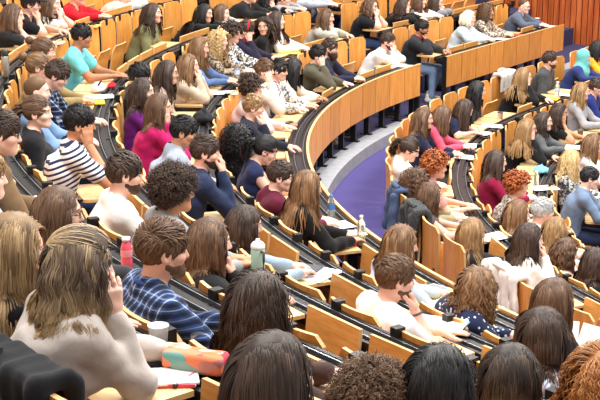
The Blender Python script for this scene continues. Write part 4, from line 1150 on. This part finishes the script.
def bottle(px, py, row, label, h, r, body, cap_c, lab=None, liquid=None, name='water_bottle', neck=.45):
    o = thing_at(name, px, py, row, label, 'bottle', 0, 'bottles on the desks')
    mb = MB(); mb.lathe([(0, 0), (r*.9, 0), (r, h*.04), (r, h*.32), (r*.95, h*.36), (r, h*.4), (r, h*.66), (r*.8, h*.78), (r*neck, h*.88), (r*neck, h*.94)], seg=18); mb.obj('bottle_body', body, o)
    mb = MB(); mb.lathe([(r*neck*1.15, h*.91), (r*neck*1.2, h*.92), (r*neck*1.2, h), (0, h)], seg=14); mb.obj('cap', cap_c, o)
    if lab: mb = MB(); mb.lathe([(r*1.01, h*.42), (r*1.02, h*.43), (r*1.02, h*.62), (r*1.01, h*.63)], seg=18); mb.obj('label_band', lab, o)
    if liquid: mb = MB(); mb.lathe([(0, h*.02), (r*.86, h*.02), (r*.93, h*.05), (r*.93, h*.3), (0, h*.3)], seg=16); mb.obj('drink', liquid, o)
    return o
def slab(name, px, py, row, label, cat, size, body, screen=None, rot=0., lift=0.):
    o = thing_at(name, px, py, row, label, cat, rot); o.location.z += lift
    mb = MB(); mb.box((0, 0, size[2]/2), size); b = bevel(mb.obj('casing', body, o, smooth=False), .004)
    if screen: mb = MB(); mb.box((0, 0, size[2] + .0006), (size[0]*.88, size[1]*.86, .001)); mb.obj('screen', screen, b, smooth=False)
    return o
def cup(px, py, row, label, h, r0, r1, body, lid=None, name='paper_cup'):
    o = thing_at(name, px, py, row, label, 'cup'); mb = MB()
    mb.lathe([(0, 0), (r0, 0), (r1, h), (r1*1.05, h), (r1*1.05, h*.97), (r1*.96, h*.985), (r0*.93, .004), (0, .004)], seg=20); mb.obj('cup_wall', body, o)
    if lid: mb = MB(); mb.lathe([(r1*1.08, h*.98), (r1*1.1, h), (r1*1.02, h*1.07), (0, h*1.07)], seg=20); mb.obj('lid', lid, o)
    return o
P_ = plain
bottle(127, 269, ('R',4), 'pink water bottle with white cap standing by the blue plaid shirt', .17, .03, P_('pink_plastic', (232,92,116), .2), P_('cap_white', (238,236,236), .4), P_('pink_label', (240,150,160), .5), neck=.62)
o = thing_at('tumbler', 262, 274, ('R',3), 'mint green tumbler with white lid and dark handle', 'tumbler')
mb = MB(); mb.lathe([(0, 0), (.036, 0), (.041, .02), (.042, .15), (.039, .165)], seg=22); mb.obj('tumbler_body', P_('mint_glass', (184,214,196), .15), o)
mb = MB(); mb.lathe([(.041, .163), (.043, .168), (.041, .185), (.028, .2), (.012, .205), (.012, .218), (0, .222)], seg=22); mb.obj('lid', P_('lid_white', (240,240,236), .35), o)
mb = MB(); mb.tube([(.043, 0, .15), (.068, 0, .155), (.07, 0, .10), (.066, 0, .05), (.043, 0, .045)], .008, 7); mb.obj('handle', P_('handle_dark', (70,56,52), .4), o)
cup(159, 352, ('R',5), 'empty clear plastic cup beside the orange pencil case', .105, .028, .038, plain('cup_translucent', (228,230,230), .3, 0, .5, None, .35), None, 'plastic_cup')
o = thing_at('pencil_case', 196, 371, ('R',5), 'orange patterned pencil case with mint zip strip in the foreground', 'pencil case', -62)
def pcase(P):
    q = np.abs(P - np.array([0, 0, .04], np.float32)) - np.array([.028, .098, .016], np.float32)
    return np.linalg.norm(np.maximum(q, 0), axis=1) + np.minimum(q.max(1), 0) - .02 + wob(P, 60, .003)
V, Q = solid(pcase, (-.07, -.15, -.02), (.07, .15, .1), .006); V[:, 2] = np.maximum(V[:, 2], .002)
mb = MB(); mb.add(V, Q)
def case_mat():
    m, nt, b = base_mat('printed_canvas', .8, .2); v = coords(nt, (1,1,1)); vo = N(nt, 'ShaderNodeTexVoronoi'); vo.inputs['Scale'].default_value = 26; nt.links.new(coords(nt, (1,.55,1)), vo.inputs['Vector'])
    nt.links.new(ramp(nt, vo.outputs['Color'], [(.0, (232,118,80)), (.5, (238,136,96)), (.62, (96,170,160)), (.74, (214,70,84)), (.86, (240,150,110)), (.94, (70,80,140))]), b.inputs['Base Color']); return m
mb.obj('pouch', case_mat(), o)
mb = MB(); mb.box((-.012, 0, .0755), (.02, .2, .004)); bevel(mb.obj('zip_strip', fabric((168,214,196)), o, smooth=False), .0015)
mb = MB(); mb.tube([(-.012, .09, .078), (-.014, .105, .07), (-.012, .118, .055)], .004, 6); mb.obj('zip_pull', M_METAL, o)
o = paper(167, 379, ('R',5), 'small white notebook with pink edge beside the pencil case', -40, 2, None, (.15, .21), 'notebook', 'notebook', False, .008)
mb = MB(); mb.box((.078, 0, .006), (.006, .205, .012)); mb.obj('cover_edge', P_('pink_cover', (226,70,96), .5), o, smooth=False)
o = thing_at('marker_pen', 184, 383, ('R',5), 'short black marker pen by the small white notebook', 'pen', 20)
mb = MB(); mb.tube([(0, -.06, .009), (0, .03, .009)], .0075, 8); mb.obj('barrel', P_('marker_black', (24,24,26), .4), o); mb = MB(); mb.tube([(0, .031, .009), (0, .065, .009)], .0085, 8); mb.obj('pen_cap', P_('marker_pink', (230,60,100), .4), o)
paper(316, 275, ('R',2), 'white sheets under the dark tablet on an empty desk', 25, 2)
slab('tablet', 310, 271, ('R',2), 'dark grey tablet lying on white sheets at an empty desk', 'tablet', (.13, .19, .008), P_('tablet_shell', (60,62,68), .3), P_('tablet_glass', (84,88,96), .15), 40, .009)
paper(335, 226, ('R',1), 'white sheet under the hands of the black cardigan', 10)
paper(367, 232, ('R',1), 'white booklet behind the bottle of yellow drink', -15, 2, None, (.15, .21))
M_YEL = P_('yellow_drink', (226,196,80), .1, 0, .5, None, .3)
bottle(361, 244, ('R',1), 'clear bottle with a rest of yellow drink', .235, .034, M_CLEAR, P_('cap_clear', (220,224,228), .3), None, M_YEL, 'drink_bottle', .36)
bottle(331, 219, ('R',1), 'clear water bottle with blue label beside the black cardigan', .21, .033, M_CLEAR, P_('cap_blue', (70,110,190), .4), P_('label_blue', (60,104,180), .5), None)
o = thing_at('pot_of_balm', 355, 246, ('R',1), 'small red pot standing left of the yellow drink', 'pot'); mb = MB(); mb.lathe([(0,0), (.014,0), (.016,.01), (.016,.04), (.012,.045), (.012,.055), (0,.055)], seg=14); mb.obj('pot_wall', P_('red_plastic', (204,40,44), .35), o)
mb = MB(); mb.lathe([(.0135,.054), (.0135,.066), (0,.066)], seg=12); mb.obj('lid', P_('lid_dark_red', (150,24,30), .4), o)
paper(436, 295, ('R',1), 'yellow folder under the grey tablet by the bearded white T-shirt', 20, 1, (232,208,70), (.24, .32), 'folder', 'folder', False, .01)
slab('tablet', 432, 292, ('R',1), 'grey tablet on the yellow folder', 'tablet', (.17, .24, .008), P_('tablet_rim', (190,194,198), .3), P_('tablet_grey', (132,140,146), .2), 20, .011)
paper(447, 327, ('R',2), 'light blue magazine next to white sheets in the middle foreground', 30, 1, (112,176,216), (.2, .27), 'magazine', 'magazine', True, .006)
paper(463, 318, ('R',2), 'open white exercise book right of the light blue magazine', 30, 2, None, (.3, .21), 'notebook', 'exercise_book')
slab('mobile_phone', 458, 334, ('R',2), 'dark mobile phone by the open white exercise book', 'phone', (.075, .15, .009), P_('phone_black', (30,30,34), .3), P_('phone_glass', (50,54,62), .1), -50, .0)
bottle(527, 308, ('R',1), 'small clear bottle with pale blue cap at lower right', .16, .028, M_CLEAR, P_('cap_pale_blue', (150,190,226), .4), P_('label_pale', (190,214,236), .5))
paper(512, 303, ('R',1), 'white sheet beside the small clear bottle at lower right', 20)
o = thing_at('open_book', 583, 352, ('R',1), 'white open book held upright at the lower right', 'book', 25)
mb = MB(); mb.box((-.075, .0, .1), (.15, .012, .2), 0, .25, 0, -.5); mb.box((.075, .0, .1), (.15, .012, .2), 0, -.25, 0, -.5); mb.obj('pages', M_PAPER, o, smooth=False)
for px, py, n, r, l in ((467, 146, 2, 10, 'white sheets in front of the coral pink blouse'), (480, 133, 2, -20, 'white sheets before the navy T-shirt on the lower block'), (493, 126, 1, 5, 'single white sheet left of the coffee mug on the lower block'), (461, 157, 1, 0, 'white sheet with ruled lines nearest the dusty pink top'),
                        (461, 221, 1, 30, 'white sheet left of the dark top on the lower block'), (494, 237, 2, 20, 'white sheets between the dark top and the loose white sweater'), (553, 151, 1, 10, 'white sheet before the black cardigan and glasses'), (571, 147, 2, 0, 'white sheets before the black T-shirt holding the chin'), (560, 189, 2, 20, 'white sheets right of the clear bottle on the lower block')):
    paper(px, py, ('B', 1 if px > 540 or 0 else 0), l, r, n)
cup(500, 119, ('B',0), 'coffee mug with dark rim on the lower block desk', .09, .034, .038, P_('mug_white', (226,222,214), .3), P_('mug_lid', (60,50,46), .5), 'coffee_cup')
cup(580, 138, ('B',1), 'takeaway coffee cup near the black T-shirt holding the chin', .11, .03, .042, P_('cup_kraft', (206,190,170), .6), P_('cup_lid', (86,80,78), .4), 'coffee_cup')
bottle(536, 186, ('B',1), 'clear bottle standing between ginger head and blue bag', .18, .03, M_CLEAR, P_('cap_white', (238,236,236), .4))
o = thing_at('plastic_bag', 541, 172, ('B',1), 'crumpled light blue bag on the lower block desk', 'bag', 15)
V, Q = solid(lambda P: ell(P, (0, 0, .03), (.17, .09, .036)) + wob(P, 45, .016) + wob(P, 90, .008), (-.2, -.14, -.03), (.2, .14, .14), .01); V[:, 2] = np.maximum(V[:, 2], .001)
mb = MB(); mb.add(V, Q); mb.obj('crumpled_film', P_('bag_blue', (110,190,220), .35), o, smooth=False)
mb = MB(); mb.tube([(-.1, 0, .04), (-.13, .02, .06), (-.18, .03, .05), (-.19, .05, .015)], .01, 6); mb.obj('bag_handle', P_('bag_blue', (110,190,220), .35), o)
bottle(237, 83, ('R',2), 'tall clear water bottle before the blue denim shirt', .25, .034, M_CLEAR, P_('cap_blue', (70,110,190), .4), P_('label_ice', (190,210,232), .5))
for px, py, row, n, r, l in ((224, 93, ('R',2), 2, 10, 'white sheets before the blue denim shirt and beige sweater'), (258, 65, ('R',2), 1, 10, 'white sheet before the black and white patterned blouse'), (55, 43, ('R',4), 2, 0, 'white sheets at the upper left before the white T-shirt'), (100, 97, ('R',3), 1, 20, 'white sheet before the navy plaid shirt'),
                        (402, 66, ('R',1), 1, 10, 'white sheet before the light grey shirt behind the curved panel'), (545, 26, ('R',1), 1, 0, 'white sheet at the far end of the long front panel'), (500, 39, ('R',1), 1, 10, 'pale note sheet before the patterned blouse at the long front panel'), (567, 95, ('B',0), 2, 0, 'white sheets right of the water bottle and yellow pad'), (24, 204, ('R',4), 2, 10, 'white and blue sheets at the left edge'), (278, 62, ('R',2), 1, 0, 'white sheet next to the yellow pad in the upper rows')):
    paper(px, py, row, l, r, n)
for px, py, row, l, c in ((290, 53, ('R',2), 'yellow pad before the white blouse in the upper rows', (240,214,96)), (352, 81, ('R',1), 'yellow folder before the navy sweater behind the curved panel', (236,218,72)), (90, 103, ('R',3), 'bright yellow pad on the cluttered desk of the navy plaid shirt', (240,206,60)), (108, 27, ('R',4), 'yellow folder before the bright red sweater', (240,216,110)), (549, 99, ('B',0), 'yellow pad left of the water bottle on the lower block', (244,200,60)), (513, 35, ('R',1), 'red notebook on the long front panel desk', (206,70,56)), (285, 125, ('R',1), 'brown notebook in front of the dark navy sweater', (150,112,84)), (440, 150, ('B',0), 'turquoise notebook in front of the coral pink blouse', (130,190,206))):
    paper(px, py, row, l, 8, 1, c, (.2, .28), 'notepad', 'notepad', False, .012)
slab('mobile_phone', 288, 124, ('R',1), 'dark mobile phone lying on the brown notebook', 'phone', (.075, .15, .009), P_('phone_black', (30,30,34), .3), P_('phone_glass', (50,54,62), .1), 70, .013)
cup(537, 24, ('R',1), 'beige paper cup beside the slate blue sweater', .1, .03, .04, P_('cup_beige', (214,186,150), .6), P_('cup_lid_white', (230,226,220), .4), 'coffee_cup')
bottle(557, 98, ('B',0), 'clear water bottle with white cap before the dark grey jacket', .24, .035, M_CLEAR, P_('cap_white', (238,236,236), .4), P_('label_ice', (190,210,232), .5))
o = thing_at('thermos_flask', 9, 77, ('R',4), 'steel thermos flask with dark lid at the upper left', 'flask')
mb = MB(); mb.lathe([(0,0), (.036,0), (.038,.01), (.038,.19), (.032,.2)], seg=20); mb.obj('flask_body', P_('steel', (170,166,156), .3, .8), o); mb = MB(); mb.lathe([(.034,.198), (.036,.2), (.036,.25), (.03,.26), (0,.26)], seg=20); mb.obj('lid', P_('flask_lid', (60,60,62), .4), o)
def lump(name, px, py, row, label, cat, r, col, rot=0., f=30):
    o = thing_at(name, px, py, row, label, cat, rot)
    V, Q = solid(lambda P: ell(P, (0, 0, r[2]*.8), r) + wob(P, f, .012) + wob(P, f*2.1, .006), (-r[0]-.06, -r[1]-.06, -.03), (r[0]+.06, r[1]+.06, r[2]*2.2+.05), .012); V[:, 2] = np.maximum(V[:, 2], .001)
    mb = MB(); mb.add(V, Q); mb.obj('bag_body' if 'bag' in cat else 'folded_cloth', fabric(col, 'pattern' if name == 'scarf' else 'plain'), o)
    if 'bag' in cat: mb = MB(); mb.tube([(-r[0]*.5, 0, r[2]*1.5), (-r[0]*.3, .02, r[2]*2.1), (r[0]*.3, .02, r[2]*2.1), (r[0]*.5, 0, r[2]*1.5)], .009, 6); mb.obj('carry_handle', fabric((20,20,22)), o)
    return o
lump('handbag', 203, 122, ('R',2), 'black handbag on the desk before the magenta sweater', 'bag', (.17, .1, .06), (28,28,32), 20)
lump('scarf', 290, 112, ('R',1), 'mottled beige scarf heaped on the first row desk', 'scarf', (.2, .11, .05), (176,160,140), 20)
lump('carrier_bag', 99, 92, ('R',3), 'white carrier bag on the desk of the turquoise T-shirt', 'bag', (.12, .08, .05), (226,224,224), 0)
lump('cloth_pouch', 112, 88, ('R',3), 'red cloth pouch beside the white carrier bag', 'pouch', (.08, .05, .03), (204,30,50), 0)
def backpack(px, py, row, label, col, h=.4, rot=0.):
    t, k = row; z = floor_of(t, k); x, y = on_plane(px, py, z); r, s = inv(x, y); xx, yy, n = pos(r, s); x -= n[0]*.28; y -= n[1]*.28
    o = empty('backpack', (x, y, z), math.atan2(n[1], n[0]) - math.pi/2 + math.radians(rot)); tag(o, label, 'bag', 'bags on the floor behind the front panel')
    V, Q = solid(lambda P: smin(ell(P, (0, 0, h*.5), (.15, .09, h*.55)), ell(P, (0, .08, h*.33), (.11, .06, h*.28)), .04) + wob(P, 35, .01), (-.2, -.14, -.05), (.2, .18, h*1.2), .014); V[:, 2] = np.maximum(V[:, 2], .001)
    mb = MB(); mb.add(V, Q); mb.obj('bag_body', fabric(col), o)
    for sx in (-1, 1): mb = MB(); mb.tube([(sx*.06, -.07, h*.95), (sx*.07, -.12, h*.8), (sx*.07, -.13, h*.5), (sx*.07, -.09, h*.2)], .012, 6); mb.obj('strap', fabric((26,26,28)), o)
backpack(363, 138, ('R',1), 'dark backpack under the middle of the curved front panel', (52,50,54), .28, 10)
backpack(345, 150, ('R',1), 'grey backpack under the left part of the curved front panel', (88,86,84), .28, -10)
backpack(455, 92, ('R',1), 'dark backpack under the near end of the long front panel', (40,42,50), .28, 0)
backpack(487, 84, ('R',1), 'brown backpack under the middle of the long front panel', (96,74,56), .28, 15)
# ------------------------------------------------------------------ coats over the seat backs
def nearest_s(row, px, py):
    t, k = row; R, z = row_rz(t, k); best = min((( (project((*pos(R, s)[:2], z)) or (9e3, 9e3))[0] - px)**2 + ((project((*pos(R, s)[:2], z)) or (9e3, 9e3))[1] - py)**2, s) for s in np.linspace(-1.47*R, 5.2, 900)); return best[1]
def coat(row, s, label, col, drop, width, pattern='plain', name='coat', front=.25):
    t, k = row; R, z = row_rz(t, k); x, y, n = pos(R, s); fl = floor_of(t, k); zt = z - fl
    o = empty(name, (x, y, fl), rz_seat(s, R, n)); tag(o, label, 'coat', 'coats hung over seat backs')
    def fn(P):
        def bx(c, hsz, r):
            q = np.abs(P - np.asarray(c, np.float32)) - np.asarray(hsz, np.float32) + r
            return np.linalg.norm(np.maximum(q, 0), axis=1) + np.minimum(q.max(1), 0) - r
        wv = .016*np.sin(P[:, 0]*44 + 2*np.sin(P[:, 2]*7)) + .01*np.sin(P[:, 0]*83 + 1)
        d = bx((0, -.075, zt + .03 - drop/2), (width/2, .022, drop/2), .02) + wv*.8
        d = smin(d, bx((0, -.02, zt + .04), (width/2, .075, .026), .025) + wv*.3, .03)
        d = smin(d, bx((0, .055, zt + .03 - front/2), (width/2, .02, front/2), .018) + wv*.4, .03)
        return d + wob(P, 40, .006)
    V, Q = solid(fn, (-width/2 - .06, -.16, zt - drop - .05), (width/2 + .06, .14, zt + .12), .013)
    mb = MB(); mb.add(V, Q); mb.obj('coat_body', fabric(col, pattern), o)
    for sx in (-1, 1) if name not in ('knit_wrap', 'jacket') else ():
        V, Q = solid(lambda P: cap(P, (sx*width*.36, -.09, zt - .02), (sx*width*.46, -.115, zt - drop*.75), .042, .05) + wob(P, 45, .01), (-.5, -.24, zt - drop), (.5, .0, zt + .08), .014); mb = MB(); mb.add(V, Q); mb.obj('sleeve', fabric(col, pattern), o)
    a = np.linspace(.2, np.pi - .2, 9); mb = MB(); mb.tube(np.stack([.11*np.cos(a), -.05 - .03*np.sin(a), zt + .06 + .02*np.sin(a)], 1), .024, 7); mb.obj('collar', fabric(col, pattern), o)
    return o
coat(('B',0), nearest_s(('B',0), 417, 212), 'dark grey tweed coat hung over a seat by the purple aisle', (62,64,66), .62, .44, 'tweed')
coat(('B',0), nearest_s(('B',0), 400, 193), 'blue denim jacket hung beside the dark tweed coat', (74,92,124), .5, .3, 'plain', 'denim_jacket')
coat(('B',0), nearest_s(('B',0), 509, 86), 'pale grey coat draped on the seat left of a black sweater', (186,184,180), .68, .5)
sw_ = next(p for p in PEOPLE if p['id'] == 'sweater'); coat(('B',0), sw_['seat_s'] - .12, 'loose white knit hanging over the seat back of the loose white sweater', (238,232,224), .5, .5, 'plain', 'knit_wrap', .2)
fs = [p for p in PEOPLE if p['id'] == 'front']
coat(('R',5), fs[0]['seat_s'] - .14, 'black jacket draped over the foreground seat backs at lower left', (30,31,34), .2, .74, 'plain', 'jacket', .3)
for k in range(0, 6): desk('R', k)
for k in (1, 2, 3): desk('B', k)
# ------------------------------------------------------------------ light, camera, world
wd = bpy.data.worlds.new('hall_ambient'); SC.world = wd; wd.use_nodes = True
bg = wd.node_tree.nodes['Background']; bg.inputs[0].default_value = (1., .985, .96, 1); bg.inputs[1].default_value = .68
for i, (x, y, e) in enumerate(((-1, 6, 520), (5, 6, 520), (0, 12, 520), (6, 12, 520), (1, 18, 520), (7, 18, 520), (4, 24, 400), (9, 24, 400))):
    L = bpy.data.lights.new('ceiling_light', 'AREA'); L.shape = 'RECTANGLE'; L.size = 3.2; L.size_y = 1.6; L.energy = e; L.color = (1., .97, .92)
    o = bpy.data.objects.new('ceiling_light', L); COL.objects.link(o); o.location = (x, y, 9.)
cam = bpy.data.cameras.new('camera'); co = bpy.data.objects.new('camera', cam); COL.objects.link(co)
cam.sensor_width = 36; cam.lens = FPX/600*36; cam.clip_end = 200; cam.clip_start = .05
co.location = (0, 0, CAMZ); co.rotation_euler = (math.pi/2 - PITCH, 0, 0); SC.camera = co
SC.view_settings.view_transform = 'Standard'; SC.view_settings.look = 'None'; SC.view_settings.gamma = 1; SC.view_settings.exposure = .22
SC.view_settings.use_curve_mapping = False
